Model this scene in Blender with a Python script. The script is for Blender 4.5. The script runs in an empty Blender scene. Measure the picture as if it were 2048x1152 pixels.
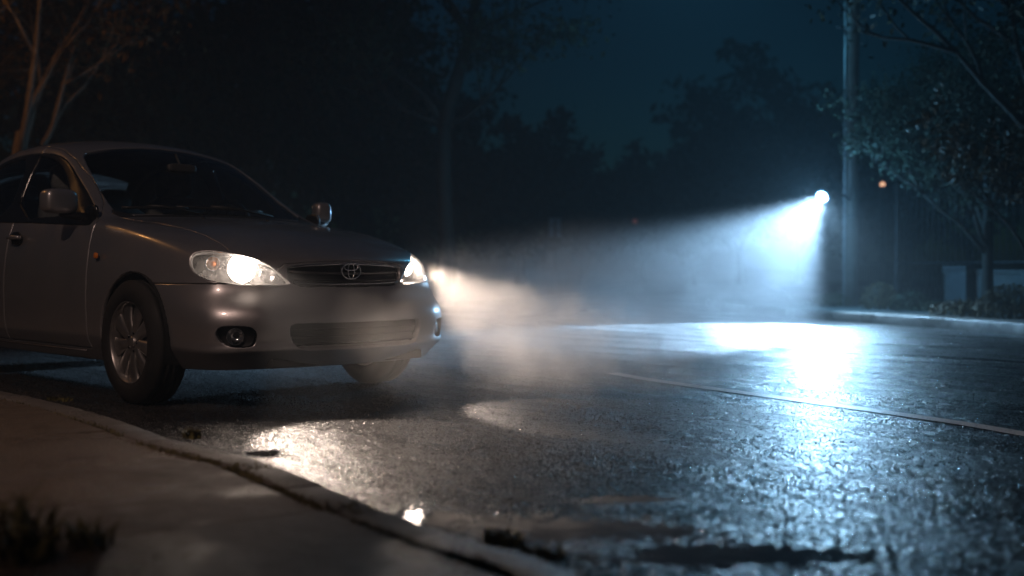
# ---------------------------------------------------------------- helpers
import bpy, bmesh, math, random
import numpy as np
from mathutils import Vector, Matrix
PI = math.pi
R = math.radians
S = bpy.context.scene
COL = S.collection
def smooth(me, on=True):
    me.polygons.foreach_set('use_smooth', [on]*len(me.polygons)); me.update()
# ---------------------------------------------------------------- body cage
ST = [ # xc, xs, zc, yr, zr, yb, zb
(.775,.600,.738,.50,.728,.675,.702),
(.640,.505,.795,.54,.782,.718,.750),
(.440,.340,.858,.58,.840,.745,.800),
(.180,.110,.915,.61,.892,.768,.856),
(-.12,-.17,.955,.64,.932,.780,.905),
(-.36,-.42,.980,.67,.955,.785,.935),
(-.46,-.58,.992,.69,.985,.790,.948),
(-.70,-.84,1.137,.675,1.092,.792,.953),
(-.98,-1.10,1.297,.632,1.245,.793,.957),
(-1.23,-1.34,1.417,.595,1.366,.793,.960),
(-1.45,-1.55,1.475,.585,1.422,.793,.963),
(-1.75,-1.80,1.505,.580,1.440,.793,.968),
(-2.15,-2.15,1.508,.578,1.440,.792,.978),
(-2.48,-2.45,1.470,.568,1.415,.788,.990),
(-2.74,-2.70,1.395,.560,1.330,.782,1.00),
(-3.00,-2.93,1.230,.595,1.175,.775,1.00),
(-3.18,-3.10,1.075,.625,1.045,.765,.995),
(-3.38,-3.28,1.052,.62,1.032,.745,.98),
(-3.58,-3.44,1.030,.54,1.012,.690,.955)]
PK = (.05,.15,.28,.42,.55,.66,.745,.805,.86,1.0)
OS = (.020,.038,.055,.064,.066,.064,.061,.058,.048,-.01)
OF = (.012,.022,.036,.120,.142,.138,.126,.146,.100,.02)
OR_ = (.02,.03,.04,.05,.10,.11,.11,.10,.06,.0)
def cage():
    V = {}; verts = []
    def add(k, p):
        V[k] = len(verts); verts.append(p)
    M = 8; N = len(ST)-1
    FJ = (0,.3,.56,.80,1); GJ = (.16,.42,.72,1)
    for i,(xc,xs,zc,yr,zr,yb,zb) in enumerate(ST):
        for j in range(M+1):
            if j <= 4:
                f = FJ[j]; y = yr*f; z = zc-(zc-zr)*f**2.2
            else:
                g = GJ[j-5]; y = yr+(yb-yr)*g; z = zr+(zb-zr)*g
                if 6 < i < 16: y += .022*math.sin(PI*g)
                else: z += .006*math.sin(PI*g)
            t = y/yb
            x = xc+(xs-xc)*t**(2.6 if i<3 else 2.0)
            add(('B',i,j), (x,y,z))
    def edgekeys():
        out = [('B',0,j) for j in range(M+1)]+[('B',i,M) for i in range(1,N)]+[('B',N,j) for j in range(M,-1,-1)]
        return out
    ek = edgekeys()
    for c,k in enumerate(ek):
        x,y,z = verts[V[k]]
        _,i,j = k
        if c <= M: th = (0,3,7,12,18,26,35,46,58)[j]; wf = (1,1,1,1,1,.97,.9,.78,.62)[j]; wr = 0
        elif i < N: th = {1:70,2:79,3:86}.get(i, {N-1:104,N-2:96}.get(i,90)); wf = {1:.40,2:.18,3:.05}.get(i,0); wr={N-1:.4,N-2:.15}.get(i,0)
        else: th = 180-(0,3,7,12,18,26,35,46,58)[j]; wf=0; wr=(1,1,1,1,1,.97,.9,.78,.62)[j]
        nx,ny = math.cos(R(th)), math.sin(R(th))
        for r,p in enumerate(PK):
            o = OF[r]*wf+OR_[r]*wr+OS[r]*(1-wf-wr)
            # tuck outward normals at the very corner
            zz = z+(.165-z)*p
            if wf>0 and r>=8: zz += .005*wf
            add(('A',c,r), (x+nx*o, y+ny*o, zz))
    faces = []
    for i in range(N):
        for j in range(M):
            faces.append([V[('B',i,j)],V[('B',i+1,j)],V[('B',i+1,j+1)],V[('B',i,j+1)]])
    def col(c,r): return V[ek[c]] if r<0 else V[('A',c,r)]
    for c in range(len(ek)-1):
        for r in range(-1,len(PK)-1):
            faces.append([col(c,r),col(c+1,r),col(c+1,r+1),col(c,r+1)])
    nv = len(verts)
    mir = {}
    allv = list(verts)
    for q,(x,y,z) in enumerate(verts):
        if y < 1e-5: allv[q]=(x,0,z); mir[q]=q
        else: mir[q]=len(allv); allv.append((x,-y,z))
    faces2 = faces+[[mir[v] for v in reversed(f)] for f in faces]
    return allv, faces2
def dense_half(level=4):
    v,f = cage()
    me = bpy.data.meshes.new('cage'); me.from_pydata(v,[],f)
    bm = bmesh.new(); bm.from_mesh(me); bmesh.ops.remove_doubles(bm, verts=bm.verts, dist=1e-5)
    bmesh.ops.recalc_face_normals(bm, faces=bm.faces); bm.to_mesh(me); bm.free()
    o = bpy.data.objects.new('cage', me); COL.objects.link(o)
    m = o.modifiers.new('s','SUBSURF'); m.levels = level; m.render_levels = level
    dg = bpy.context.evaluated_depsgraph_get(); dg.update()
    me2 = bpy.data.meshes.new_from_object(o.evaluated_get(dg))
    bpy.data.objects.remove(o)
    bm = bmesh.new(); bm.from_mesh(me2)
    kill = [q for q in bm.faces if q.calc_center_median().y < 0]
    bmesh.ops.delete(bm, geom=kill, context='FACES')
    n0 = sum((q.normal.z for q in bm.faces if q.calc_center_median().z>1.3))
    if n0 < 0: bmesh.ops.reverse_faces(bm, faces=bm.faces)
    for q in bm.verts:
        if abs(q.co.y) < 1e-4: q.co.y = 0
    return bm
WARM_E = 840; ORANGE_E = 280; FLOOD_E = 43000; FLOOD_A = 51; SPILL_E = 170; SKIRT_E = 1350; HEAD_E = 165; HB_TILT = 33; HB_SIZE = 56; HB_BLEND = .4; GLOW_E = 9; COOL_E = 210
HAZE_D = .0062; HAZE_G = .2; MIST_D = 1.0; SKY_S = .10
for _q in range(len(ST)):
    xc,xs,zc,yr,zr,yb,zb = ST[_q]
    g = lambda z: z if z < 1.0 else 1.0+(z-1.0)*1.11
    if _q > 6: ST[_q] = (xc,xs,g(zc),yr,g(zr),yb,zb)

# ---------------------------------------------------------------- camera (world frame: front axle of the car at 0,0; car faces +X)
CAM = Vector((5.492,-3.547,.676)); YAW = R(134.5976); PIT = R(-.965); FPX = 2200.0
FW = Vector((math.cos(YAW)*math.cos(PIT), math.sin(YAW)*math.cos(PIT), math.sin(PIT)))
RT = Vector((math.sin(YAW),-math.cos(YAW),0)); UPV = RT.cross(FW)
cd = bpy.data.cameras.new('camera'); cam = bpy.data.objects.new('camera', cd); COL.objects.link(cam)
cam.location = CAM
cam.matrix_world = Matrix.Translation(CAM) @ Matrix((RT, UPV, -FW)).transposed().to_4x4()
cd.sensor_width = 36; cd.lens = FPX/2048*36; cd.clip_start = .05; cd.clip_end = 600
cd.dof.use_dof = True; cd.dof.focus_distance = 5.6; cd.dof.aperture_fstop = 1.3
S.camera = cam
def at(u, v, d):      # a place on the photograph at a distance from the camera
    return CAM + (FW + RT*((u-1024)/FPX) - UPV*((v-576)/FPX))*d
GZ = -.035                 # height of the road in the car's frame
def gnd(u, v, z=None):
    z = GZ if z is None else z
    d = FW + RT*((u-1024)/FPX) - UPV*((v-576)/FPX)
    return CAM + d*((z-CAM.z)/d.z)

# ---------------------------------------------------------------- tagging
def tag(o, label=None, cat=None, group=None, kind=None):
    if label: o['label'] = label
    if cat: o['category'] = cat
    if group: o['group'] = group
    if kind: o['kind'] = kind
    return o
def empty(name, loc=(0,0,0), rz=0):
    o = bpy.data.objects.new(name, None); COL.objects.link(o); o.location = loc; o.rotation_euler.z = rz
    o.empty_display_size = .1
    return o
def link(name, me, mat=None, parent=None):
    o = bpy.data.objects.new(name, me); COL.objects.link(o)
    if mat is not None:
        me.materials.clear(); me.materials.append(mat)
    if parent is not None: o.parent = parent
    return o
def copy_tree(o, parent=None):
    c = o.copy(); COL.objects.link(c); c.parent = parent
    for ch in list(o.children): copy_tree(ch, c)
    return c
class MB:
    def __init__(s): s.v = []; s.f = []; s.sm = []
    def add(s, v, f, sm=True):
        b = len(s.v); s.v += [tuple(p) for p in v]; s.f += [[b+i for i in q] for q in f]; s.sm += [sm]*len(f); return s
    def box(s, c, d, rot=None, taper=1.0):
        cx,cy,cz = c; x,y,z = d[0]/2,d[1]/2,d[2]/2
        vs = [Vector((sx*x*(taper if sz>0 else 1), sy*y*(taper if sz>0 else 1), sz*z)) for sz in (-1,1) for sx,sy in ((-1,-1),(1,-1),(1,1),(-1,1))]
        if rot is not None: vs = [rot @ p for p in vs]
        vs = [p+Vector(c) for p in vs]
        return s.add(vs, [(3,2,1,0),(4,5,6,7),(0,1,5,4),(1,2,6,5),(2,3,7,6),(3,0,4,7)], False)
    def tube(s, pts, rad, n=8, cap=True, sm=True):
        pts = [Vector(p) for p in pts]; k = len(pts)
        if not hasattr(rad,'__len__'): rad = [rad]*k
        vs = []; prev = None
        for i,p in enumerate(pts):
            t = (pts[min(i+1,k-1)]-pts[max(i-1,0)]).normalized()
            if prev is None:
                a = Vector((0,0,1)) if abs(t.z) < .9 else Vector((1,0,0))
                u = t.cross(a).normalized()
            else:
                u = (prev - t*prev.dot(t)).normalized()
            w = t.cross(u); prev = u
            for q in range(n):
                an = 2*PI*q/n; vs.append(p + (u*math.cos(an)+w*math.sin(an))*rad[i])
        fs = [(i*n+q, i*n+(q+1)%n, (i+1)*n+(q+1)%n, (i+1)*n+q) for i in range(k-1) for q in range(n)]
        if cap: fs += [tuple(range(n-1,-1,-1)), tuple(range((k-1)*n, k*n))]
        return s.add(vs, fs, sm)
    def lathe(s, prof, n=32, M=None, sm=True, closed=False):  # prof: (r, h) about local Z
        vs = []
        for q in range(n):
            a = 2*PI*q/n
            for r,h in prof:
                p = Vector((r*math.cos(a), r*math.sin(a), h))
                vs.append(M @ p if M is not None else p)
        k = len(prof)
        rng = k if closed else k-1
        fs = [(q*k+i, ((q+1)%n)*k+i, ((q+1)%n)*k+(i+1)%k, q*k+(i+1)%k) for q in range(n) for i in range(rng)]
        return s.add(vs, fs, sm)
    def sellip(s, c, d, e=.6, nu=24, nv=14, rot=None):    # super-ellipsoid: a box with generous rounding
        f = lambda w, m: math.copysign(abs(w)**m, w)
        vs = []
        for j in range(nv+1):
            ph = -PI/2+PI*j/nv
            for i in range(nu):
                th = 2*PI*i/nu
                p = Vector((d[0]/2*f(math.cos(ph),e)*f(math.cos(th),e), d[1]/2*f(math.cos(ph),e)*f(math.sin(th),e), d[2]/2*f(math.sin(ph),e)))
                if rot is not None: p = rot @ p
                vs.append(p+Vector(c))
        fs = [(j*nu+i, j*nu+(i+1)%nu, (j+1)*nu+(i+1)%nu, (j+1)*nu+i) for j in range(nv) for i in range(nu)]
        return s.add(vs, fs, True)
    def sheet(s, A, B):   # strip between two equally long point lists
        n = len(A); return s.add(list(A)+list(B), [(i,i+1,n+i+1,n+i) for i in range(n-1)], True)
    def build(s, name, mat=None, parent=None, bevel=0, recalc=False):
        me = bpy.data.meshes.new(name); me.from_pydata(s.v, [], s.f); me.polygons.foreach_set('use_smooth', s.sm); me.update()
        if recalc or bevel:
            bm = bmesh.new(); bm.from_mesh(me)
            if bevel: bmesh.ops.bevel(bm, geom=bm.edges[:], offset=bevel, segments=2, affect='EDGES', profile=.6)
            bmesh.ops.recalc_face_normals(bm, faces=bm.faces); bm.to_mesh(me); bm.free()
        return link(name, me, mat, parent)
# ---------------------------------------------------------------- materials
def nodes(name):
    m = bpy.data.materials.new(name); m.use_nodes = True; t = m.node_tree
    b = t.nodes['Principled BSDF']
    return m, t, b
def N(t, typ, **kw):
    n = t.nodes.new(typ)
    for k,v in kw.items():
        if k.startswith('i_'): n.inputs[int(k[2:]) if k[2:].isdigit() else k[2:].replace('_',' ')].default_value = v
        else: setattr(n, k, v)
    return n
def noise(t, scale, detail=4, rough=.55, vec=None):
    n = N(t,'ShaderNodeTexNoise'); n.inputs['Scale'].default_value = scale; n.inputs['Detail'].default_value = detail; n.inputs['Roughness'].default_value = rough
    if vec is not None: t.links.new(vec, n.inputs['Vector'])
    return n
def ramp(t, fac, a, b, lo=0., hi=1.):
    n = N(t,'ShaderNodeMapRange'); n.inputs['From Min'].default_value = a; n.inputs['From Max'].default_value = b
    n.inputs['To Min'].default_value = lo; n.inputs['To Max'].default_value = hi; n.clamp = True; n.interpolation_type='SMOOTHSTEP'
    t.links.new(fac, n.inputs['Value']); return n.outputs['Result']
def mixc(t, fac, a, b):
    n = N(t,'ShaderNodeMix'); n.data_type = 'RGBA'
    if hasattr(fac,'is_linked'): t.links.new(fac, n.inputs['Factor'])
    else: n.inputs['Factor'].default_value = fac
    for s,v in ((6,a),(7,b)):
        if hasattr(v,'is_linked'): t.links.new(v, n.inputs[s])
        else: n.inputs[s].default_value = (*v,1)
    return n.outputs[2]
def mth(t, op, a, b=None):
    n = N(t,'ShaderNodeMath', operation=op)
    for i,v in enumerate((a,b)):
        if v is None: continue
        if hasattr(v,'is_linked'): t.links.new(v, n.inputs[i])
        else: n.inputs[i].default_value = v
    return n.outputs[0]
def simple(name, col, rough=.5, metal=0, var=.25, scale=8, coat=0, bump=0, bscale=60, spec=.5):
    m,t,b = nodes(name); tc = N(t,'ShaderNodeTexCoord').outputs['Object']
    n = noise(t, scale, 5, .6, tc)
    c = mixc(t, ramp(t,n.outputs['Fac'],.3,.7), tuple(x*(1-var) for x in col), tuple(min(1,x*(1+var)) for x in col))
    t.links.new(c, b.inputs['Base Color']); b.inputs['Metallic'].default_value = metal
    t.links.new(ramp(t,n.outputs['Fac'],.3,.7,rough*.85,min(1,rough*1.15)), b.inputs['Roughness'])
    b.inputs['Coat Weight'].default_value = coat; b.inputs['Specular IOR Level'].default_value = spec
    if bump:
        bn = N(t,'ShaderNodeBump'); bn.inputs['Strength'].default_value = bump; bn.inputs['Distance'].default_value = .01
        t.links.new(noise(t,bscale,4,.6,tc).outputs['Fac'], bn.inputs['Height']); t.links.new(bn.outputs[0], b.inputs['Normal'])
    return m
def emit(name, col, s):
    m,t,b = nodes(name); b.inputs['Base Color'].default_value = (*[min(1,c) for c in col],1)
    b.inputs['Emission Color'].default_value = (*col,1); b.inputs['Emission Strength'].default_value = s; return m
def glassy(name, tint, refl=.9, rough=.02, film=0):    # thin pane: see-through with a Fresnel reflection
    m,t,b = nodes(name); t.nodes.remove(b); out = t.nodes['Material Output']
    tr = N(t,'ShaderNodeBsdfTransparent'); tr.inputs[0].default_value = (*tint,1)
    gl = N(t,'ShaderNodeBsdfGlossy'); gl.inputs['Roughness'].default_value = rough; gl.inputs[0].default_value = (refl,refl,refl,1)
    fr = N(t,'ShaderNodeFresnel'); fr.inputs[0].default_value = 1.5
    tc = N(t,'ShaderNodeTexCoord').outputs['Object']
    t.links.new(ramp(t, noise(t,6,4,.6,tc).outputs['Fac'], .3,.7, rough, rough*3+.02), gl.inputs['Roughness'])
    mx = N(t,'ShaderNodeMixShader'); t.links.new(fr.outputs[0], mx.inputs[0]); t.links.new(tr.outputs[0], mx.inputs[1]); t.links.new(gl.outputs[0], mx.inputs[2])
    if film:        # added translucent film: makes the pane glow round the lamp behind it
        tl = N(t,'ShaderNodeBsdfTranslucent'); tl.inputs[0].default_value = (.9,.9,.9,1); m2 = N(t,'ShaderNodeMixShader')
        t.links.new(ramp(t, noise(t,70,4,.7,tc).outputs['Fac'],.35,.65,film*.4,film*1.6), m2.inputs[0]); t.links.new(mx.outputs[0], m2.inputs[1]); t.links.new(tl.outputs[0], m2.inputs[2]); mx = m2
    t.links.new(mx.outputs[0], out.inputs['Surface']); return m
def m_paint():
    m,t,b = nodes('silver_paint'); tc = N(t,'ShaderNodeTexCoord').outputs['Object']
    fl = noise(t, 900, 1, .5, tc); d = noise(t, 5, 5, .6, tc)
    c = mixc(t, ramp(t,fl.outputs['Fac'],.35,.65), (.34,.335,.345), (.46,.455,.465))
    c = mixc(t, ramp(t,d.outputs['Fac'],.45,.75,0,.18), c, (.30,.28,.26))
    t.links.new(c, b.inputs['Base Color']); b.inputs['Metallic'].default_value = .72
    t.links.new(ramp(t,d.outputs['Fac'],.35,.7,.28,.40), b.inputs['Roughness'])
    b.inputs['Coat Weight'].default_value = .9
    t.links.new(ramp(t,d.outputs['Fac'],.35,.7,.04,.12), b.inputs['Coat Roughness'])
    # fine beads of water
    dr = noise(t, 160, 2, .5, tc); bn = N(t,'ShaderNodeBump'); bn.inputs['Strength'].default_value = .05; bn.inputs['Distance'].default_value=.004
    t.links.new(ramp(t,dr.outputs['Fac'],.58,.70), bn.inputs['Height']); t.links.new(bn.outputs[0], b.inputs['Coat Normal'])
    return m
PAINT = m_paint()
BLACK = simple('black_plastic', (.012,.012,.013), .45, bump=.1, bscale=300)
GLOSSBLK = simple('gloss_black_trim', (.008,.008,.009), .18)
RUBBER = simple('tyre_rubber', (.014,.013,.012), .75, bump=.15, bscale=90)
ALLOY = simple('alloy_metal', (.42,.40,.38), .33, metal=.85, coat=.3)
CHROME = simple('chrome', (.72,.72,.73), .08, metal=1, var=.05)
STEEL = simple('dull_steel', (.16,.15,.15), .5, metal=.8)
UNDER = simple('underbody', (.010,.010,.010), .8)
GLASS = glassy('window_glass', (.70,.74,.74))
LENS = glassy('clear_lens', (.93,.93,.93), film=.09)
REDLENS = glassy('red_lens', (.5,.03,.02))
FABRIC = simple('seat_fabric', (.26,.25,.24), .9, bump=.2, bscale=400)
DASH = simple('dash_plastic', (.03,.03,.031), .6)
AMBER = simple('amber_plastic', (.75,.22,.03), .25)

# ---------------------------------------------------------------- the car body: one smooth half, cut into panels
def pip(P, poly):
    x = P[:,0]; y = P[:,1]; ins = np.zeros(len(P), bool); n = len(poly)
    for i in range(n):
        x1,y1 = poly[i]; x2,y2 = poly[(i+1)%n]
        if y1 == y2: continue
        c = ((y1 > y) != (y2 > y)) & (x < (x2-x1)*(y-y1)/(y2-y1)+x1)
        ins ^= c
    return ins
C50, S50 = math.cos(R(50)), math.sin(R(50))
PROJ = {'side':lambda X: X[:,[0,2]], 'top':lambda X: X[:,[0,1]], 'front':lambda X: X[:,[1,2]],
        'obl':lambda X: np.stack([-X[:,0]*S50+X[:,1]*C50, X[:,2]],1)}
def rnd(poly, k=2, r=.25):     # corner-cutting of a polygon
    for _ in range(k):
        out = []
        for i,(a,b) in enumerate(zip(poly, poly[1:]+poly[:1])):
            out += [(a[0]*(1-r)+b[0]*r, a[1]*(1-r)+b[1]*r),(a[0]*r+b[0]*(1-r), a[1]*r+b[1]*(1-r))]
        poly = out
    return poly
bm = dense_half(4)
from mathutils.bvhtree import BVHTree
BV0 = BVHTree.FromBMesh(bm)
def snorm(co):            # outward direction of the uncut skin
    n_ = BV0.find_nearest(Vector((co.x,abs(co.y),co.z)))[1]
    return n_.copy()
LAY = bm.faces.layers.int.new('part')
PARTS = ['body']
LOCK = set()
def cut(name, proj, poly, filt, only=None):
    pf = PROJ[proj]
    bm.verts.ensure_lookup_table(); bm.edges.ensure_lookup_table()
    X = np.array([v.co for v in bm.verts]); ins = pip(pf(X), poly); ok = filt(X)
    bm.verts.index_update()
    new = set(); 
    E = np.array([(e.verts[0].index, e.verts[1].index) for e in bm.edges])
    cr = np.nonzero((ins[E[:,0]] != ins[E[:,1]]) & ok[E[:,0]] & ok[E[:,1]])[0]
    edges = [bm.edges[i] for i in cr]; ia = E[cr,0]; ib = E[cr,1]
    A = X[ia]; B = X[ib]; inA = ins[ia]
    lo = np.zeros(len(cr)); hi = np.ones(len(cr))
    for _ in range(12):
        mid = (lo+hi)/2; m = pip(pf(A+(B-A)*mid[:,None]), poly) == inA
        lo = np.where(m, mid, lo); hi = np.where(m, hi, mid)
    fac = (lo+hi)/2
    faces = set(); snapped = set(); todo = []
    for e,q,f in zip(edges, ia, fac): faces.update(e.link_faces)
    for e,q,f in zip(edges, ia, fac):
        v0 = e.verts[0] if e.verts[0].index == q else e.verts[1]; v1 = e.other_vert(v0)
        if f < .22 or f > .78:
            vs_ = v0 if f < .22 else v1
            if vs_ not in snapped and vs_.co.y > 1e-4 and vs_.index not in LOCK:
                p_ = v0.co.lerp(v1.co, float(f)); todo.append((vs_,p_)); snapped.add(vs_)
    for e,q,f in zip(edges, ia, fac):
        v0 = e.verts[0] if e.verts[0].index == q else e.verts[1]; v1 = e.other_vert(v0)
        if v0 in snapped or v1 in snapped: continue
        _, nv = bmesh.utils.edge_split(e, v0, float(min(max(f,.002),.998))); new.add(nv)
    for v_,p_ in todo: v_.co = p_; new.add(v_); faces.update(v_.link_faces)
    for fc in faces:
        nv = [v for v in fc.verts if v in new]
        if len(nv) == 2 and not any(nv[1] is e.other_vert(nv[0]) for e in nv[0].link_edges):
            try: bmesh.utils.face_split(fc, nv[0], nv[1])
            except ValueError: pass
        elif len(nv) == 3 and len(fc.verts) > 4:
            try: bmesh.utils.face_split(fc, nv[0], nv[1])
            except ValueError: pass
    pid = PARTS.index(name) if name in PARTS else (PARTS.append(name) or len(PARTS)-1)
    fl = list(bm.faces)
    Cc = np.array([f.calc_center_median() for f in fl]); inn = pip(pf(Cc), poly) & filt(Cc)
    for i in np.nonzero(inn)[0]:
        if only is None or PARTS[fl[i][LAY]] in only: fl[i][LAY] = pid
    return pid
SIDE = lambda X: (X[:,1] > .40)
WSW = [(-.455,-.01),(-.47,.30),(-.525,.58),(-.60,.635),(-.85,.605),(-1.10,.563),(-1.225,.535),(-1.265,.50),(-1.28,.30),(-1.29,-.01)]
cut('hood','top',[(-.415,-.01),(-.42,.30),(-.45,.55),(-.475,.655),(-.35,.640),(-.2,.615),(.1,.590),(.3,.580),(.48,.583),(.60,.59),(.9,.6),(.9,-.01)], lambda X:(X[:,2]>.66)&(X[:,0]>-.6))
cut('cowl','top',[(-.415,-.01),(-.42,.30),(-.45,.55),(-.475,.655),(-.56,.665),(-.62,.64),(-.50,.56),(-.47,.30),(-.455,-.01)], lambda X:(X[:,2]>.9))
cut('front_bumper','front',[(-.01,.05),(-.01,.722),(.20,.716),(.38,.704),(.44,.66),(.45,.606),(.95,.606),(.95,.05)], lambda X:(X[:,0]>.2))
def ob(x,y): return -x*S50+y*C50
HL = rnd([(ob(.46,.739),.694),(ob(.447,.732),.722),(ob(.449,.727),.748),(ob(.467,.700),.767),(ob(.52,.65),.771),(ob(.562,.61),.762),(ob(.62,.56),.750),(ob(.671,.505),.731),(ob(.705,.46),.706),(ob(.73,.426),.676),(ob(.758,.38),.628),(ob(.770,.362),.601),(ob(.745,.43),.598),(ob(.716,.505),.600),(ob(.628,.65),.608),(ob(.546,.713),.632),(ob(.49,.737),.661)],1)
cut('headlight','obl',HL, lambda X:(X[:,0]>.25)&(X[:,1]>.2))
cut('grille','front',[(-.6,.708),(0,.708),(.20,.704),(.33,.694),(.362,.684),(.366,.665),(.360,.63),(.345,.605),(.31,.592),(.25,.588),(0,.586),(-.6,.586)], lambda X:(X[:,0]>.5))
cut('lower_intake','front',[(-.6,.402),(.405,.402),(.424,.392),(.42,.35),(.405,.312),(.375,.280),(.33,.268),(-.6,.262)], lambda X:(X[:,0]>.5))
cut('fog_light','front',rnd([(.738,.378),(.72,.398),(.605,.395),(.578,.36),(.585,.305),(.62,.292),(.69,.296),(.735,.335)],2), lambda X:(X[:,0]>.4))
cut('trunk_lid','top',[(-3.17,-.01),(-3.17,.62),(-3.35,.625),(-3.5,.60),(-3.9,.6),(-3.9,-.01)], lambda X:(X[:,2]>.62)&(X[:,0]<-3))
cut('rear_bumper','side',[(-3.05,.05),(-3.05,.60),(-3.9,.60),(-3.9,.05)], lambda X:(X[:,0]<-2.6))
cut('tail_light','front',[(.50,.68),(.50,.88),(.95,.88),(.95,.68)], lambda X:(X[:,0]<-3.25))
cut('rear_window','top',[(-2.70,-.01),(-2.72,.50),(-2.78,.515),(-3.05,.575),(-3.10,.53),(-3.14,-.01)], lambda X:(X[:,2]>.9))
cut('windshield','top',WSW, lambda X:(X[:,2]>.9))
z_ = lambda z: z if z<1 else 1+(z-1)*1.11
cut('front_door','side',[(-.50,.235),(-.50,.60),(-.505,.935),(-.56,.975),(-.62,z_(1.01)),(-.98,z_(1.21)),(-1.22,z_(1.325)),(-1.42,z_(1.392)),(-1.66,z_(1.425)),(-1.665,.235)], SIDE)
cut('rear_door','side',[(-1.665,.235),(-1.66,z_(1.425)),(-2.1,z_(1.42)),(-2.5,z_(1.375)),(-2.80,z_(1.24)),(-3.0,z_(1.07)),(-2.92,.90),(-2.70,.72),(-2.42,.66),(-2.26,.50),(-2.20,.235)], SIDE)
cut('window_trim','side',rnd([(-.555,.930),(-.575,.968),(-.80,z_(1.085)),(-1.0,z_(1.19)),(-1.22,z_(1.30)),(-1.40,z_(1.358)),(-1.75,z_(1.392)),(-2.15,z_(1.388)),(-2.45,z_(1.350)),(-2.74,z_(1.25)),(-2.98,z_(1.06)),(-2.85,.995),(-1.7,.978),(-.62,.925)],1), SIDE)
cut('front_window','side',rnd([(-.84,.992),(-1.02,z_(1.125)),(-1.24,z_(1.265)),(-1.42,z_(1.330)),(-1.60,z_(1.357)),(-1.67,z_(1.360)),(-1.665,1.0)],1), SIDE)
cut('rear_side_window','side',rnd([(-1.80,1.003),(-1.80,z_(1.362)),(-2.15,z_(1.358)),(-2.38,z_(1.325)),(-2.50,z_(1.28)),(-2.45,1.012)],1), SIDE)
cut('quarter_window','side',[(-2.53,1.015),(-2.57,z_(1.245)),(-2.72,z_(1.17)),(-2.84,1.025)], SIDE)
circ = lambda cx,cz,r: [(cx+r*math.cos(2*PI*i/40), cz+r*math.sin(2*PI*i/40)) for i in range(40)]
cut('arch','side',circ(.015,.305,.355)+[], lambda X:(X[:,1]>.55))
cut('arch','side',circ(-2.60,.305,.350), lambda X:(X[:,1]>.55))
cut('arch','side',[(.015-.345,.10),(.015-.352,.305),(.015+.352,.305),(.015+.345,.10)], lambda X:(X[:,1]>.55))
cut('arch','side',[(-2.95,.10),(-2.95,.305),(-2.25,.305),(-2.25,.10)], lambda X:(X[:,1]>.55))

def region(names):
    ids = [PARTS.index(n) for n in names if n in PARTS]
    b = bm.copy(); L = b.faces.layers.int['part']
    bmesh.ops.delete(b, geom=[f for f in b.faces if f[L] not in ids], context='FACES')
    return b
def edge_in(b, d=.004, n=.008, skipc=True):
    # roll the free edge inwards: leaves a narrow shadow gap between panels
    b.normal_update(); mv = {}
    for v in b.verts:
        if not v.is_boundary: continue
        if skipc and abs(v.co.y) < 1e-4: 
            eb = [e for e in v.link_edges if e.is_boundary and abs(e.other_vert(v).co.y)>1e-4]
            if not eb: continue
        c = Vector()
        for e in v.link_edges: c += (e.other_vert(v).co - v.co)
        nn = snorm(v.co); c -= nn*c.dot(nn)
        if c.length > 1e-6: c.normalize()
        mv[v] = c*n*.30 - nn*d
    for v,m in mv.items():
        v.co += m
        if abs(v.co.y) < .002: v.co.y = 0
def offset(b, d):
    mv = [(v, snorm(v.co)) for v in b.verts]
    for v,nn in mv:
        c = abs(v.co.y) < 1e-4
        v.co += nn*d
        if c: v.co.y = 0
def wall(b, vec=None, d=.03):
    # extrude the free edge inwards as a side wall
    b.normal_update(); b.verts.index_update()
    be = [e for e in b.edges if e.is_boundary and not (abs(e.verts[0].co.y)<1e-4 and abs(e.verts[1].co.y)<1e-4)]
    nrm = {v:(snorm(v.co) if vec is None else None) for e in be for v in e.verts}
    r = bmesh.ops.extrude_edge_only(b, edges=be)
    nv = [g for g in r['geom'] if isinstance(g, bmesh.types.BMVert)]; ns = set(nv)
    for v in nv: v.tag = True
    mv = []
    for v in nv:
        o = [e.other_vert(v) for e in v.link_edges if e.other_vert(v) not in ns]
        mv.append((v, vec if vec is not None else (-nrm[o[0]]*d if o else Vector())))
    for v,m in mv:
        c0 = abs(v.co.y) < 1e-4; v.co += m
        if c0: v.co.y = 0
def full(b, name, mat, parent, sides=False):
    """whole (mirrored and joined at the middle) or a pair of left / right meshes"""
    def mk(bb, nm):
        bmesh.ops.recalc_face_normals(bb, faces=bb.faces)
        me = bpy.data.meshes.new(nm); bb.to_mesh(me); bb.free(); smooth(me); return me
    if sides:
        l = b.copy(); r = b.copy(); b.free()
        for v in r.verts: v.co.y *= -1
        bmesh.ops.reverse_faces(r, faces=r.faces)
        return link(name, mk(r,name), mat, parent), link(name, mk(l,name), mat, parent)
    g = bmesh.ops.duplicate(b, geom=b.verts[:]+b.edges[:]+b.faces[:])
    vs = [e for e in g['geom'] if isinstance(e,bmesh.types.BMVert)]; fs = [e for e in g['geom'] if isinstance(e,bmesh.types.BMFace)]
    for v in vs: v.co.y *= -1
    bmesh.ops.reverse_faces(b, faces=fs)
    bmesh.ops.remove_doubles(b, verts=[v for v in b.verts if abs(v.co.y)<2e-4], dist=3e-4)
    return link(name, mk(b,name), mat, parent)

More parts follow.
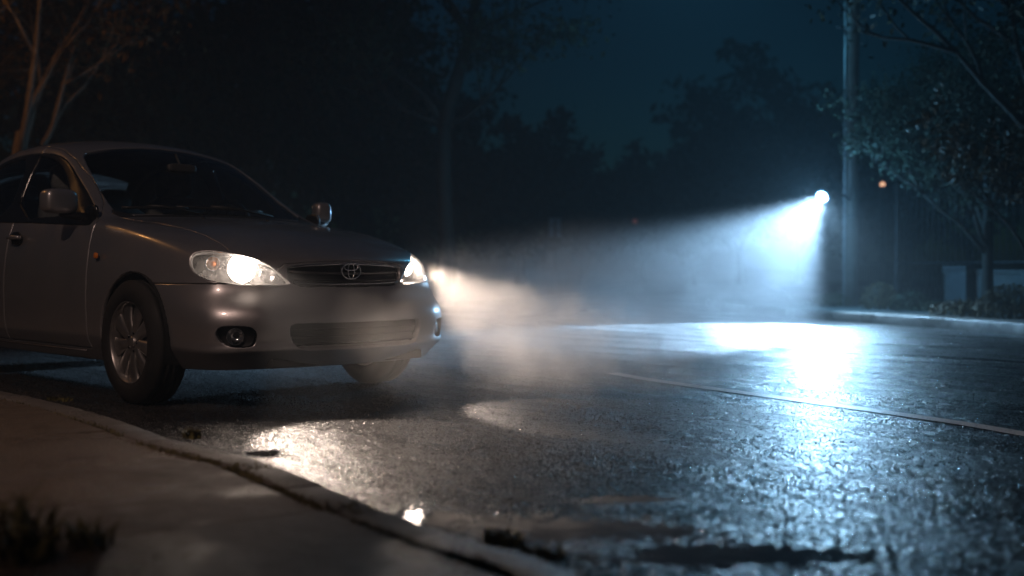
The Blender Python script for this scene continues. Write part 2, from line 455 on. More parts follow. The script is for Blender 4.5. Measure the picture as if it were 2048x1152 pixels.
CAR = empty('parked_sedan')
tag(CAR, 'silver sedan parked beside the kerb with both headlights burning', 'car')
def panel(names, name, mat=PAINT, sides=False, d=.004, w=True):
    b = region(names); edge_in(b, .0015 if d>0 else d)
    if w: wall(b, d=.02)
    return full(b, name, mat, CAR, sides)
body = panel(['body'],'body')
hood = panel(['hood'],'hood')
b = region(['front_bumper']); edge_in(b,.004); wall(b, d=.03); fb = full(b,'front_bumper',PAINT,CAR)
panel(['rear_bumper'],'rear_bumper'); panel(['trunk_lid'],'trunk_lid')
panel(['cowl'],'cowl',BLACK)
fdr, fdl = panel(['front_door'],'front_door',sides=True)
rdr, rdl = panel(['rear_door'],'rear_door',sides=True)
def glasspart(src, name, mat, sides, par=None, off=-.004):
    b = region([src]); offset(b, off); r = full(b, name, mat, CAR, sides)
    if par:
        for o,p in zip(r,par): o.parent = p
    return r
panel(['window_trim'],'window_trim',GLOSSBLK,sides=True,d=.003)
glasspart('front_window','window',GLASS,True,(fdr,fdl)); glasspart('rear_side_window','window',GLASS,True,(rdr,rdl))
glasspart('quarter_window','quarter_window',GLASS,True)
glasspart('windshield','windshield',GLASS,False); glasspart('rear_window','rear_window',GLASS,False)
for s_ in (-1,1):
    m = MB(); m.sellip((-.37,s_*.852,.752),(.045,.016,.034),.7,16,10); m.build('side_marker',AMBER,CAR)
# inner lining behind the opaque panels
b = region(['body','hood','front_bumper','rear_bumper','trunk_lid','cowl','front_door','rear_door','window_trim','tail_light']); offset(b,-.018)
full(b,'inner_lining',UNDER,CAR)
# tail lights
r_ = panel(['tail_light'],'tail_light',simple('red_plastic',(.35,.01,.01),.15,coat=1),sides=True)
# headlights: clear lens over a deep housing with three reflectors
b = region(['headlight']); edge_in(b,.001,.002); wall(b,d=.006); hlr, hll = full(b,'headlight',LENS,CAR,True)
b = region(['headlight']); wall(b, vec=Vector((-.12,-.05,0)));
b2 = region(['headlight'])
for v in b2.verts: v.co += Vector((-.12,-.05,0))
me_ = bpy.data.meshes.new('tmp'); b2.to_mesh(me_); b2.free()
# keep only the wall + back of the housing
L_ = b.faces.layers.int['part']; b.normal_update()
wallb = region(['headlight']); orig = len(wallb.faces); wallb.free()
b.faces.ensure_lookup_table(); fl = list(b.faces)
bmesh.ops.delete(b, geom=fl[:orig], context='FACES_ONLY')
b.from_mesh(me_); bmesh.ops.remove_doubles(b, verts=b.verts, dist=2e-4)
HOUS = simple('headlight_housing',(.22,.22,.22),.28,metal=.8)
hr, hl_ = full(b,'housing',HOUS,CAR,True); hr.parent = hlr; hl_.parent = hll
HEADWARM = (1.0,.80,.66)
BULB = emit('lit_lamp', (1.0,.86,.74), 22)
def bowl(c, r, dr, name, mat, par, dep=.5):
    z = dr.normalized(); q = z.to_track_quat('Z','Y').to_matrix().to_4x4(); M = Matrix.Translation(c) @ q
    pr = [(r*k/8, -r*dep*(1-(k/8)**2)) for k in range(0,9)]
    pr[0] = (.001,pr[0][1])
    mb = MB(); mb.lathe(pr+[(r*1.06,.002),(r*1.06,-.01)],28,M); return mb.build(name,mat,par)
for sgn,par in ((-1,hlr),(1,hll)):
    fwd = Vector((.95,sgn*.30,0))
    c1 = Vector((.605,sgn*.540,.680)); c2 = Vector((.515,sgn*.650,.705)); c3 = Vector((.682,sgn*.440,.645))
    bowl(c1,.070,fwd,'reflector',CHROME,par)
    bowl(c2,.034,fwd,'reflector',CHROME,par); bowl(c3,.036,fwd,'reflector',CHROME,par)
    m = MB(); m.sellip(c1+Vector((-.004,0,0)),(.06,.085,.085),1,20,12); m.build('bulb',BULB,par)
    m = MB(); m.sellip(c2+Vector((-.004,0,0)),(.05,.034,.034),1,14,10); m.build('turn_signal_bulb',AMBER,par)
    m = MB(); m.sellip(c3+Vector((-.008,0,0)),(.03,.02,.02),1,12,8); m.build('high_beam_bulb',LENS,par)
# grille, intake and fog lights sit back from the bumper face
def recess(src, name, back, mat):
    b = region([src])
    for v in b.verts: v.co.x -= back
    return full(b, name, mat, CAR)
gr = recess('grille','grille',.028,BLACK); recess('lower_intake','lower_intake',.04,BLACK)
def surf_pts(ys, z, back, src='grille'): pass
from mathutils.bvhtree import BVHTree
BV = BVHTree.FromBMesh(bm)
def front_x(y,z):
    h = BV.ray_cast(Vector((2,abs(y),z)), Vector((-1,0,0)))
    return h[0].x if h[0] else .7
for z,yy in ((.664,.35),(.625,.335)):
    m = MB(); P_=[Vector((front_x(y,z-.012*(abs(y)/.35)**2)-.012, y, z-.010*(1-(abs(y)/.35)**2))) for y in np.linspace(-yy,yy,25)]
    m.tube(P_,.006,8); m.build('grille_bar',STEEL if z>.65 else BLACK,gr)
m = MB(); m.tube([Vector((front_x(y,.695)-.006,y,.7035-.016*(abs(y)/.36)**2.4)) for y in np.linspace(-.350,.350,25)],.006,8); m.build('chrome_trim',CHROME,gr)
m = MB(); m.tube([Vector((front_x(y,.600)-.006,y,.600+.012*(abs(y)/.36)**4)) for y in np.linspace(-.340,.340,25)],.004,8); m.build('chrome_trim',CHROME,gr)
for z in (.30,.335,.37):
    m = MB(); m.tube([Vector((front_x(y,z)-.028,y,z)) for y in np.linspace(-.40,.40,17)],.006,6); m.build('intake_slat',BLACK,CAR)
# emblem: three ovals on the middle of the grille
ex = front_x(0,.672)+.006
def oval(a,b_,cz,r,n=30):
    return [Vector((ex+.0*math.cos(t), a*math.sin(t), cz+b_*math.cos(t))) for t in [2*PI*i/n for i in range(n+1)]]
m = MB(); m.tube(oval(.062,.043,.668,0),.0045,8,False); m.tube(oval(.021,.040,.668,0),.0035,8,False); m.tube(oval(.045,.017,.688,0),.0035,8,False)
m.build('emblem',CHROME,gr)
for sgn,(o_) in ((-1,0),(1,0)):
    b = region(['fog_light'])
    for v in b.verts: v.co.x -= .05; v.co.y -= .02
    if sgn<0:
        fr_, fl_ = full(b,'fog_light',BLACK,CAR,True)
    else: b.free()
for sgn,par in ((-1,fr_),(1,fl_)):
    x = front_x(.655,.345)-.035; c = Vector((x,sgn*.650,.345))
    bowl(c,.040,Vector((.93,sgn*.35,0)),'reflector',CHROME,par,.6)
    m = MB(); Mx = Matrix.Translation(c) @ Vector((.93,sgn*.35,0)).to_track_quat('Z','Y').to_matrix().to_4x4()
    m.lathe([(.001,.012),(.02,.010),(.036,.004),(.041,0)],28,Mx); m.build('lens',LENS,par)
# registration plate mount is left plain; wheels
def wheel(loc, sgn, steer=0):
    w = bpy.data.objects.new('wheel',None); COL.objects.link(w); w.parent = CAR; w.location = loc; w.empty_display_size=.1
    w.rotation_euler = (0,0,steer)
    M = Matrix.Scale(1.05,4) @ Matrix.Rotation(R(90)*(-sgn),4,'X')       # local z -> outward
    W = .0925
    t = MB(); pr = [(.205,-W+.012),(.213,-W),(.245,-W-.005),(.285,-W+.003),(.304,-W+.020)]
    for g in range(4):
        c = -.054+g*.036
        pr += [(.3115,c-.015),(.3125,c),(.3115,c+.012),(.304,c+.014),(.304,c+.020)] if g<3 else [(.3115,c-.015),(.3115,c+.010)]
    pr += [(.304,W-.020),(.285,W-.003),(.262,W+.004),(.245,W+.005),(.213,W),(.205,W-.012)]
    t.lathe(pr,72,M); t.build('tyre',RUBBER,w)
    r_ = MB(); r_.lathe([(.206,-W+.01),(.190,-W+.02),(.182,-.02),(.186,.04),(.197,W-.028),(.199,W-.012),(.207,W-.006),(.2085,W-.010),(.2085,W-.016)],72,M)
    for k in range(9):
        a = R(-20+40*k)
        rings = []
        for rr,wd,hz in ((.050,.036,.062),(.075,.034,.067),(.11,.038,.068),(.145,.046,.066),(.175,.056,.062),(.199,.068,.063)):
            for (sx,sz) in ((-1,-.028),(-1,-.006),(-.55,0),(.55,0),(1,-.006),(1,-.028)):
                px = sx*wd*.80; rings.append(M @ Vector((px*math.cos(a)+rr*math.sin(a), -px*math.sin(a)+rr*math.cos(a), hz+sz)))
        fs = [(i*6+q,i*6+(q+1)%6,(i+1)*6+(q+1)%6,(i+1)*6+q) for i in range(5) for q in range(6)]
        r_.add(rings,fs,True)
    r_.lathe([(.001,.070),(.026,.070),(.030,.066),(.031,.055)],32,M)
    r_.lathe([(.031,.060),(.058,.062),(.064,.056),(.064,.02)],40,M)
    r_.build('rim',ALLOY,w,recalc=True)
    for k in range(5):
        a = R(72*k); h_ = MB(); h_.lathe([(.001,.0665),(.0075,.0655),(.0095,.058)],10,M @ Matrix.Translation((.046*math.cos(a),.046*math.sin(a),0))); h_.build('lug_nut',GLOSSBLK,w)
    d = MB(); d.lathe([(.06,.0),(.135,.0),(.135,-.015),(.06,-.015)],40,M,closed=True); d.lathe([(.001,-.01),(.19,-.02),(.19,-.03)],40,M); d.build('brake_disc',STEEL,w)
for x in (0,-2.6):
    wheel((x+.012,-.768,.294),-1); wheel((x+.012,.768,.294),1)
# arch liners and floor pan
for x in (.015,-2.6):
    for s_ in (-1,1):
        m = MB(); a = [PI*(-.10+1.20*i/24) for i in range(25)]
        o1 = [Vector((x+.362*math.cos(t), s_*.838, .305+.362*math.sin(t))) for t in a]; i1 = [Vector((p.x, s_*.50, p.z)) for p in o1]
        m.sheet(o1,i1); m.add([Vector((x,s_*.50,.305))]+i1,[(0,i+1,i+2) for i in range(24)]); m.build('arch_liner',UNDER,CAR)
m = MB(); m.box((-1.3,0,.205),(3.0+1.2,.98,.05)); m.box((-1.3,0,.23),(1.85,1.56,.10)); m.box((.40,0,.225),(.4,.9,.03)); m.box((.1,0,.26),(.12,1.3,.05)); m.build('floor_pan',UNDER,CAR,bevel=.01)
# sills: thin bright strip under the doors
for s_ in (-1,1):
    m = MB(); m.tube([(-.52,s_*.838,.222),(-1.2,s_*.845,.220),(-2.2,s_*.840,.222)],.006,6); m.build('sill_strip',STEEL,CAR)
# door handles
for s_,pf_,pr_ in ((-1,fdr,rdr),(1,fdl,rdl)):
    for hx,pp in ((-1.50,pf_),(-2.30,pr_)):
        y = s_*.846
        m = MB(); m.sellip((hx,y-s_*.004,.868),(.15,.02,.085),.75,20,10); m.build('handle_recess',GLOSSBLK,pp)
        m = MB(); m.tube([(hx-.085,y,.872),(hx-.06,y+s_*.022,.874),(hx,y+s_*.030,.875),(hx+.06,y+s_*.022,.874),(hx+.085,y,.872)],[.012,.014,.015,.014,.012],10); m.build('handle',PAINT,pp)
# side mirrors
for s_ in (-1,1):
    mr = bpy.data.objects.new('side_mirror',None); COL.objects.link(mr); mr.parent = CAR; mr.location = (-.69,s_*.785,1.0)
    rot = Matrix.Rotation(s_*R(-12),3,'Z')
    mw = .205 if s_<0 else .115; mo = .135 if s_<0 else .088
    m = MB(); m.sellip((.005,s_*mo,.060),(.12,mw,.142),.55,32,20,rot)
    for i,v in enumerate(m.v):
        if v[0] < -.03: m.v[i] = (-.03+(v[0]+.03)*.2, v[1], v[2])
    m.build('mirror_housing',PAINT,mr)
    m = MB(); m.sellip((-.047,s_*mo,.060),(.012,mw-.035,.11),.5,24,10,rot); m.build('mirror_glass',CHROME,mr)
    m = MB(); m.tube([(.045,s_*-.02,-.028),(.03,s_*.03,-.022),(.01,s_*.09,-.014),(0,s_*.13,-.006)],[.024,.026,.024,.02],10); m.sellip((.065,s_*-.028,.0),(.15,.03,.09),.6,20,10); m.build('mirror_base',GLOSSBLK,mr)
# wipers
for y0,y1 in ((.30,-.28),(-.22,-.60)):
    m = MB(); P_ = []
    for k in range(9):
        y = y0+(y1-y0)*k/8; x = -.50-.06*(abs(y)/.6)**2-.02*k/8
        h = BV.ray_cast(Vector((x,abs(y),3)),Vector((0,0,-1)))[0]; P_.append(Vector((x,y,(h.z if h else 1)+.018)))
    m.tube(P_,.009,6); m.tube([P_[0]+Vector((.07,.03,-.03)),P_[3]+Vector((.01,0,.008)),P_[5]+Vector((0,0,.01))],.008,6); m.build('wiper',BLACK,CAR)
for y in (-.22,.22):
    m = MB(); h = BV.ray_cast(Vector((-.33,abs(y),3)),Vector((0,0,-1)))[0]; m.sellip((-.33,y,h.z+.002),(.03,.022,.012),.8,12,8); m.build('washer_nozzle',BLACK,CAR)
# interior
m = MB(); m.sellip((-.78,0,.88),(.55,1.36,.22),.5,28,14); m.sellip((-.80,.37,.98),(.25,.40,.08),.7,20,10); m.build('dashboard',DASH,CAR)
sw = MB(); MS = Matrix.Translation((-1.10,.37,.96)) @ Matrix.Rotation(R(-65),4,'Y')
sw.tube([MS @ Vector((.185*math.cos(a),.185*math.sin(a),0)) for a in [2*PI*i/36 for i in range(37)]],.014,8,False)
sw.lathe([(.001,.02),(.05,.018),(.07,0),(.07,-.03)],20,MS)
for a in (0,PI,-PI/2): sw.tube([MS @ Vector((.05*math.cos(a),.05*math.sin(a),0)),MS @ Vector((.18*math.cos(a),.18*math.sin(a),0))],.013,6)
sw.build('steering_wheel',DASH,CAR)
def seat(x,y,w):
    s0 = MB(); s0.sellip((x+.02,y,.55),(.52,w,.20),.5,24,12)
    rt = Matrix.Rotation(R(-18),3,'Y'); s0.sellip((x-.30,y,.86),(.16,w,.68),.5,24,16,rt); st = s0.build('seat',FABRIC,CAR)
    return st
for y in (-.37,.37):
    st = seat(-1.35,y,.50)
    m = MB(); m.sellip((-1.785,y,1.285),(.11,.27,.19),.55,20,12); m.tube([(-1.76,y-.05,1.12),(-1.785,y-.05,1.26)],.006,6); m.tube([(-1.76,y+.05,1.12),(-1.785,y+.05,1.26)],.006,6); m.build('headrest',FABRIC,st)
st = seat(-2.25,0,1.25)
for y in (-.36,.36):
    m = MB(); m.sellip((-2.68,y,1.22),(.10,.26,.15),.55,20,12); m.build('headrest',FABRIC,st)
m = MB(); m.sellip((-.98,0,1.325),(.04,.20,.055),.5,20,10); m.tube([(-1.0,0,1.34),(-1.06,0,1.42)],.008,6); m.build('rear_view_mirror',DASH,CAR)
bm.free()
# ================================================================ the place
RNG = np.random.default_rng(7); random.seed(7)
KH = .10                    # kerb height
PZ = GZ+KH
# ---- near kerb line (road side edge of its top) and the far one
def spl(pts, n):             # Catmull-Rom through points, n per span
    pts = [np.array(p,float) for p in pts]; out = []
    for i in range(len(pts)-1):
        p0 = pts[max(i-1,0)]; p1 = pts[i]; p2 = pts[i+1]; p3 = pts[min(i+2,len(pts)-1)]
        for k in range(n):
            t = k/n; out.append(.5*((2*p1)+(-p0+p2)*t+(2*p0-5*p1+4*p2-p3)*t*t+(-p0+3*p1-3*p2+p3)*t**3))
    out.append(pts[-1]); return out
def px(l, z): return [tuple(gnd(u,v,z)[:2]) for u,v in l]
NK = [(-30,42),(-16,22),(-11,13),(-9.6,9),(-8.5,5),(-6.8,1.5),(-4.6,-.75),(-2.6,-1.27)]+px([(153,814),(357,879),(459,903),(544,927),(640,964),(790,1024),(960,1080),(1150,1140)],PZ)+[(5.2,-2.28),(8,-3.1),(14,-5.4),(30,-13)]
NK = [p for i,p in enumerate(NK)]
FK = [(-26,44),(-13,24),(-8,16),(-4.6,12)]+px([(1650,641),(1800,652),(2047,672)],GZ)+[(5,5.9),(9,3.0),(18,-5),(30,-18)]
NKs = [Vector((p[0],p[1],0)) for p in spl(NK,10)]; FKs = [Vector((p[0],p[1],0)) for p in spl(FK,10)]
def side_off(L, d):          # offset of a polyline in plan, to its left for d > 0
    out = []
    for i,p in enumerate(L):
        t = (L[min(i+1,len(L)-1)]-L[max(i-1,0)]).normalized(); out.append(p+Vector((-t.y,t.x,0))*d)
    return out
def zed(L, z): return [Vector((p.x,p.y,z)) for p in L]
# puddles: (centre, radius along the kerb, radius across, turn)
PUD = []
def puddle_px(u,v,ru,rv,ang=-.18):
    c = gnd(u,v); l = gnd(u-ru,v); n = gnd(u,v+rv); 
    PUD.append((c.x,c.y,(c-l).length,(c-n).length))
for a in ((1180,1062,330,40),(1430,1112,330,36),(850,1035,90,34),(525,905,60,9),(1290,1000,120,9)): puddle_px(*a)
CR = Vector((RT.x,RT.y,0)).normalized()      # puddles lie roughly across the line of sight: along the kerb and in the wheel tracks
def wet_asphalt():
    m,t,b = nodes('wet_asphalt'); tc = N(t,'ShaderNodeTexCoord').outputs['Object']; L = t.links
    sep = N(t,'ShaderNodeSeparateXYZ'); L.new(tc, sep.inputs[0])
    wv = noise(t, 3.2, 6, .66, tc); fine = noise(t, 26, 5, .7, tc); big = noise(t, .55, 4, .55, tc)
    # stretched noise along the road for tyre tracks and drying streaks
    mp = N(t,'ShaderNodeMapping'); mp.inputs['Rotation'].default_value = (0,0,R(20)); mp.inputs['Scale'].default_value = (.22,1.7,1); L.new(tc, mp.inputs[0])
    strk = noise(t, 1.5, 5, .6, mp.outputs[0])
    dist = None
    for cx,cy,rx,ry in PUD:
        dx = mth(t,'SUBTRACT',sep.outputs[0],cx); dy = mth(t,'SUBTRACT',sep.outputs[1],cy)
        u = mth(t,'DIVIDE', mth(t,'ADD', mth(t,'MULTIPLY',dx,CR.x), mth(t,'MULTIPLY',dy,CR.y)), rx)
        v = mth(t,'DIVIDE', mth(t,'SUBTRACT', mth(t,'MULTIPLY',dx,CR.y), mth(t,'MULTIPLY',dy,CR.x)), max(ry,.05))
        d = mth(t,'ADD', mth(t,'MULTIPLY',u,u), mth(t,'MULTIPLY',v,v))
        dist = d if dist is None else mth(t,'MINIMUM',dist,d)
    dd = mth(t,'ADD', mth(t,'SQRT',dist), mth(t,'MULTIPLY', mth(t,'SUBTRACT',wv.outputs['Fac'],.5), 3.4))
    dd = mth(t,'ADD', dd, mth(t,'MULTIPLY', mth(t,'SUBTRACT',fine.outputs['Fac'],.5), 3.0))
    pud = ramp(t, dd, 1.05, .80)                    # 1 inside standing water
    wet = mth(t,'MAXIMUM', ramp(t, strk.outputs['Fac'], .42,.62), ramp(t, dd, 2.6,1.0))
    ag = N(t,'ShaderNodeTexVoronoi'); ag.inputs['Scale'].default_value = 70; L.new(tc, ag.inputs['Vector'])
    agn = noise(t, 110, 3, .75, tc)
    c = mixc(t, ramp(t,big.outputs['Fac'],.3,.7), (.016,.016,.017), (.030,.029,.029))
    c = mixc(t, mth(t,'MULTIPLY',ramp(t,agn.outputs['Fac'],.5,.75),.6), c, (.06,.058,.056))
    c = mixc(t, mth(t,'MULTIPLY',wet,.55), c, (.012,.012,.013))
    L.new(c, b.inputs['Base Color']); 
    ro = mth(t,'ADD', ramp(t, strk.outputs['Fac'],.35,.70,.34,.14), mth(t,'MULTIPLY', ramp(t,agn.outputs['Fac'],.3,.7,-.06,.08), 1))
    ro = mth(t,'ADD', mth(t,'MULTIPLY', ro, mth(t,'SUBTRACT',1.,pud)), mth(t,'MULTIPLY', pud, .035))
    L.new(ro, b.inputs['Roughness']); b.inputs['IOR'].default_value = 1.45
    h = mth(t,'ADD', mth(t,'MULTIPLY', ramp(t,ag.outputs['Distance'],.0,.55,1,0),.6), mth(t,'MULTIPLY',agn.outputs['Fac'],.8))
    h = mth(t,'MULTIPLY', h, mth(t,'SUBTRACT',1.,pud)); 
    # every stone of the surface dressing lies at its own small tilt
    geo = N(t,'ShaderNodeNewGeometry'); nv = geo.outputs['Normal']
    for sc_,k_ in ((36,.22),(95,.34)):
        vo = N(t,'ShaderNodeTexVoronoi'); vo.inputs['Scale'].default_value = sc_; L.new(tc, vo.inputs['Vector'])
        sb = N(t,'ShaderNodeVectorMath', operation='SUBTRACT'); L.new(vo.outputs['Color'], sb.inputs[0]); sb.inputs[1].default_value = (.5,.5,.5)
        ml = N(t,'ShaderNodeVectorMath', operation='MULTIPLY'); L.new(sb.outputs[0], ml.inputs[0]); ml.inputs[1].default_value = (k_,k_,0)
        sl = N(t,'ShaderNodeVectorMath', operation='SCALE'); L.new(ml.outputs[0], sl.inputs[0]); L.new(mth(t,'MULTIPLY',mth(t,'SUBTRACT',1.,pud), ramp(t,strk.outputs['Fac'],.35,.7,1.,.45)), sl.inputs['Scale'])
        ad = N(t,'ShaderNodeVectorMath', operation='ADD'); L.new(nv, ad.inputs[0]); L.new(sl.outputs[0], ad.inputs[1]); nv = ad.outputs[0]
    nn_ = N(t,'ShaderNodeVectorMath', operation='NORMALIZE'); L.new(nv, nn_.inputs[0])
    bn = N(t,'ShaderNodeBump'); bn.inputs['Strength'].default_value = .6; bn.inputs['Distance'].default_value = .006; L.new(h, bn.inputs['Height']); L.new(nn_.outputs[0], bn.inputs['Normal'])
    b2 = N(t,'ShaderNodeBump'); b2.inputs['Strength'].default_value = .35; b2.inputs['Distance'].default_value = .02; L.new(mth(t,'MULTIPLY',noise(t,9,4,.6,tc).outputs['Fac'],mth(t,'SUBTRACT',1.,mth(t,'MULTIPLY',pud,.72))), b2.inputs['Height'])
    L.new(bn.outputs[0], b2.inputs['Normal']); L.new(b2.outputs[0], b.inputs['Normal'])
    return m
def pavement_mat(name, c1, c2, joints=True, ro=(.22,.62)):
    m,t,b = nodes(name); tc = N(t,'ShaderNodeTexCoord').outputs['Object']; L = t.links
    big = noise(t, 1.3, 5, .6, tc); med = noise(t, 11, 5, .65, tc); f = noise(t, 140, 4, .7, tc)
    c = mixc(t, ramp(t,big.outputs['Fac'],.3,.7), c1, c2)
    c = mixc(t, mth(t,'MULTIPLY',ramp(t,med.outputs['Fac'],.5,.72),.5), c, tuple(x*.5 for x in c1))
    c = mixc(t, mth(t,'MULTIPLY',ramp(t,f.outputs['Fac'],.45,.7),.35), c, tuple(x*1.5 for x in c2))
    L.new(c, b.inputs['Base Color'])
    r_ = mth(t,'ADD', ramp(t,big.outputs['Fac'],.40,.58,ro[1],ro[0]), ramp(t,f.outputs['Fac'],.3,.7,-.05,.08))
    L.new(r_, b.inputs['Roughness'])
    bn = N(t,'ShaderNodeBump'); bn.inputs['Strength'].default_value = .9; bn.inputs['Distance'].default_value = .006
    L.new(mth(t,'ADD',f.outputs['Fac'],mth(t,'MULTIPLY',med.outputs['Fac'],2.5)), bn.inputs['Height']); L.new(bn.outputs[0], b.inputs['Normal'])
    return m
ASPH = wet_asphalt()
PAVE = pavement_mat('damp_concrete_slabs',(.085,.062,.043),(.20,.155,.115))
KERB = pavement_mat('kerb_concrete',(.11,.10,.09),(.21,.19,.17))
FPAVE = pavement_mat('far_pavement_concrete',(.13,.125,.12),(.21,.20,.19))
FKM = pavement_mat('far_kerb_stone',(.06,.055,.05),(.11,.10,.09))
SOIL = simple('dark_soil',(.030,.024,.016),.9,bump=.5,bscale=30)
PAINTLINE = None
def line_mat(name, col, wear):
    m,t,b = nodes(name); tc = N(t,'ShaderNodeTexCoord').outputs['Object']; L = t.links
    n = noise(t, 30, 5, .7, tc); c = mixc(t, ramp(t,n.outputs['Fac'],wear-.06,wear+.06), (.05,.05,.05), col); L.new(c, b.inputs['Base Color'])
    L.new(ramp(t,n.outputs['Fac'],.3,.7,.25,.45), b.inputs['Roughness'])
    bn = N(t,'ShaderNodeBump'); bn.inputs['Strength'].default_value = .5; bn.inputs['Distance'].default_value=.004; L.new(noise(t,160,3,.7,tc).outputs['Fac'],bn.inputs['Height']); L.new(bn.outputs[0],b.inputs['Normal']); return m
m = MB(); m.add([(-400,-400,GZ-.02),(400,-400,GZ-.02),(400,400,GZ-.02),(-400,400,GZ-.02)],[(0,1,2,3)]); tag(m.build('ground',SOIL),kind='structure')
# road between the two kerbs
def bridge(name, A, B, mat, kind='structure', label=None, cat=None):
    """sheet between two plan lines of different length"""
    n = 140
    def res(Lp):
        d = [0]
        for a,b_ in zip(Lp,Lp[1:]): d.append(d[-1]+(b_-a).length)
        out = []
        for k in range(n+1):
            s = d[-1]*k/n; i = min(max(np.searchsorted(d,s)-1,0),len(Lp)-2); f = (s-d[i])/max(d[i+1]-d[i],1e-6); out.append(Lp[i]+(Lp[i+1]-Lp[i])*f)
        return out
    m = MB(); m.sheet(res(A),res(B)); o = m.build(name,mat,recalc=False)
    if sum(p.normal.z for p in o.data.polygons) < 0: o.data.flip_normals()
    return tag(o,label,cat,kind=kind)
bridge('road', zed(side_off(NKs,-.05),GZ), zed(side_off(FKs,.05),GZ), ASPH)
# near kerb: long stones with a small arris, joints between them
def kerb_stones(Ls, inner, w, z0, z1, mat, ln, gap, name, i0=0, i1=None, jit=.002):
    d = [0]
    for a,b_ in zip(Ls,Ls[1:]): d.append(d[-1]+(b_-a).length)
    def P(s, off):
        i = min(max(int(np.searchsorted(d,s))-1,0),len(Ls)-2); t = (Ls[i+1]-Ls[i]).normalized(); f=(s-d[i])
        return Ls[i]+t*f+Vector((-t.y,t.x,0))*off
    m = MB(); s = i0
    while s < (i1 or d[-1])-ln:
        k = 14; dz = random.uniform(-jit,jit); dn = random.uniform(-jit,jit)
        prof = [(0,z0),(0,z1-.018),(.004,z1-.007),(.012,z1-.001),(.02,z1),(w-.01,z1),(w-.002,z1-.004),(w,z1-.02),(w,z0)]
        rows = [[(lambda q: Vector((q.x,q.y,zz+dz)))(P(s+(ln-gap)*j/k, inner*(o+dn))) for o,zz in [(o_+(random.uniform(-.003,.003) if 0<q_<8 else 0), z_v+(random.uniform(-.004,.001) if 0<q_<4 else 0)) for q_,(o_,z_v) in enumerate(prof)]] for j in range(k+1)]
        vs = [p for r_ in rows for p in r_]; n = len(prof)
        m.add(vs, [(j*n+q,j*n+q+1,(j+1)*n+q+1,(j+1)*n+q) for j in range(k) for q in range(n-1)], True)
        m.add(rows[0],[tuple(range(n))],False); m.add(rows[-1],[tuple(range(n-1,-1,-1))],False)
        s += ln
    return tag(m.build(name,mat,recalc=True),kind='structure')
kerb_stones(NKs,-1,.118,GZ-.01,PZ,KERB,.98,.007,'kerb')
# slabs of the near pavement with open joints
JOINT = side_off(NKs,-.125)
slab = MB(); d = [0]
for a,b_ in zip(JOINT,JOINT[1:]): d.append(d[-1]+(b_-a).length)
def PJ(s,off):
    i = min(max(int(np.searchsorted(d,s))-1,0),len(JOINT)-2); t = (JOINT[i+1]-JOINT[i]).normalized()
    q = JOINT[i]+t*(s-d[i])+Vector((t.y,-t.x,0))*off; return q
s0 = None
for k,p in enumerate(JOINT):
    if s0 is None and p.x > -9.3: s0 = d[k]
s = s0; row = 0
while s < d[-1]-20:
    ln = .88
    for c in range(3):
        w0,w1 = c*1.25+.008, (c+1)*1.25-.009
        dz = [random.uniform(-.008,.004) for _ in range(4)]
        q = [PJ(s+.010,w0),PJ(s+ln-.010,w0),PJ(s+ln-.010,w1),PJ(s+.010,w1)]
        top = [Vector((a.x,a.y,PZ-.002+z)) for a,z in zip(q,dz)]
        cen = sum(top,Vector())/4; inn = [cen+(a-cen)*.992 for a in top]; low = [Vector((a.x,a.y,a.z-.005)) for a in top]; bot = [Vector((a.x,a.y,PZ-.05)) for a in top]
        slab.add(inn+low+bot,[(0,1,2,3)]+[(i,i+4,(i+1)%4+4,(i+1)%4) for i in range(4)]+[(i+4,i+8,(i+1)%4+8,(i+1)%4+4) for i in range(4)],False)
    s += ln
tag(slab.build('pavement',PAVE,recalc=True),kind='structure')
m = MB(); m.sheet(zed(side_off(NKs,-.05),PZ-.013),zed(side_off(NKs,-3.9),PZ-.013)); m.sheet(zed(side_off(NKs,-3.88),PZ-.004),zed(side_off(NKs,-14),PZ+.02)); tag(m.build('pavement_bed',SOIL),kind='structure')
# far kerb, far pavement and the verge behind it
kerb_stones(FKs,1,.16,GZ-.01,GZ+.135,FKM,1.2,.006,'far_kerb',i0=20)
bridge('far_pavement', zed(side_off(FKs,.16),GZ+.13), zed(side_off(FKs,1.75),GZ+.14), FPAVE)
bridge('verge', zed(side_off(FKs,1.70),GZ+.125), zed(side_off(FKs,60),GZ+.2), SOIL)
# markings
def ribbon(name, L, w, z, mat):
    m = MB(); m.sheet(zed(side_off(L,w/2),z),zed(side_off(L,-w/2),z)); o = m.build(name,mat)
    if sum(p.normal.z for p in o.data.polygons) < 0: o.data.flip_normals()
    return tag(o,kind='structure')
CL = [Vector((p[0],p[1],0)) for p in spl(px([(1225,747),(1280,757),(1380,772),(1594,801),(1809,831),(2030,866)],GZ)+[(5.0,.70)],8)]
ribbon('road_line', CL, .105, GZ+.004, line_mat('worn_white_paint',(.80,.70,.66),.36))
EL = [Vector((p[0],p[1],0)) for p in spl([(-13.4,22),(-8.2,12),(-6,8.6)]+px([(1000,650),(1300,672),(1500,688),(1700,704),(2047,722)],GZ)+[(6,3.6)],8)]
ribbon('road_seam', EL, .16, GZ+.004, simple('tar_seam',(.010,.010,.010),.35,bump=.3,bscale=200))
EL2 = side_off(EL,.55); ribbon('road_edge_line', EL2, .07, GZ+.004, line_mat('worn_grey_paint',(.35,.36,.38),.52))
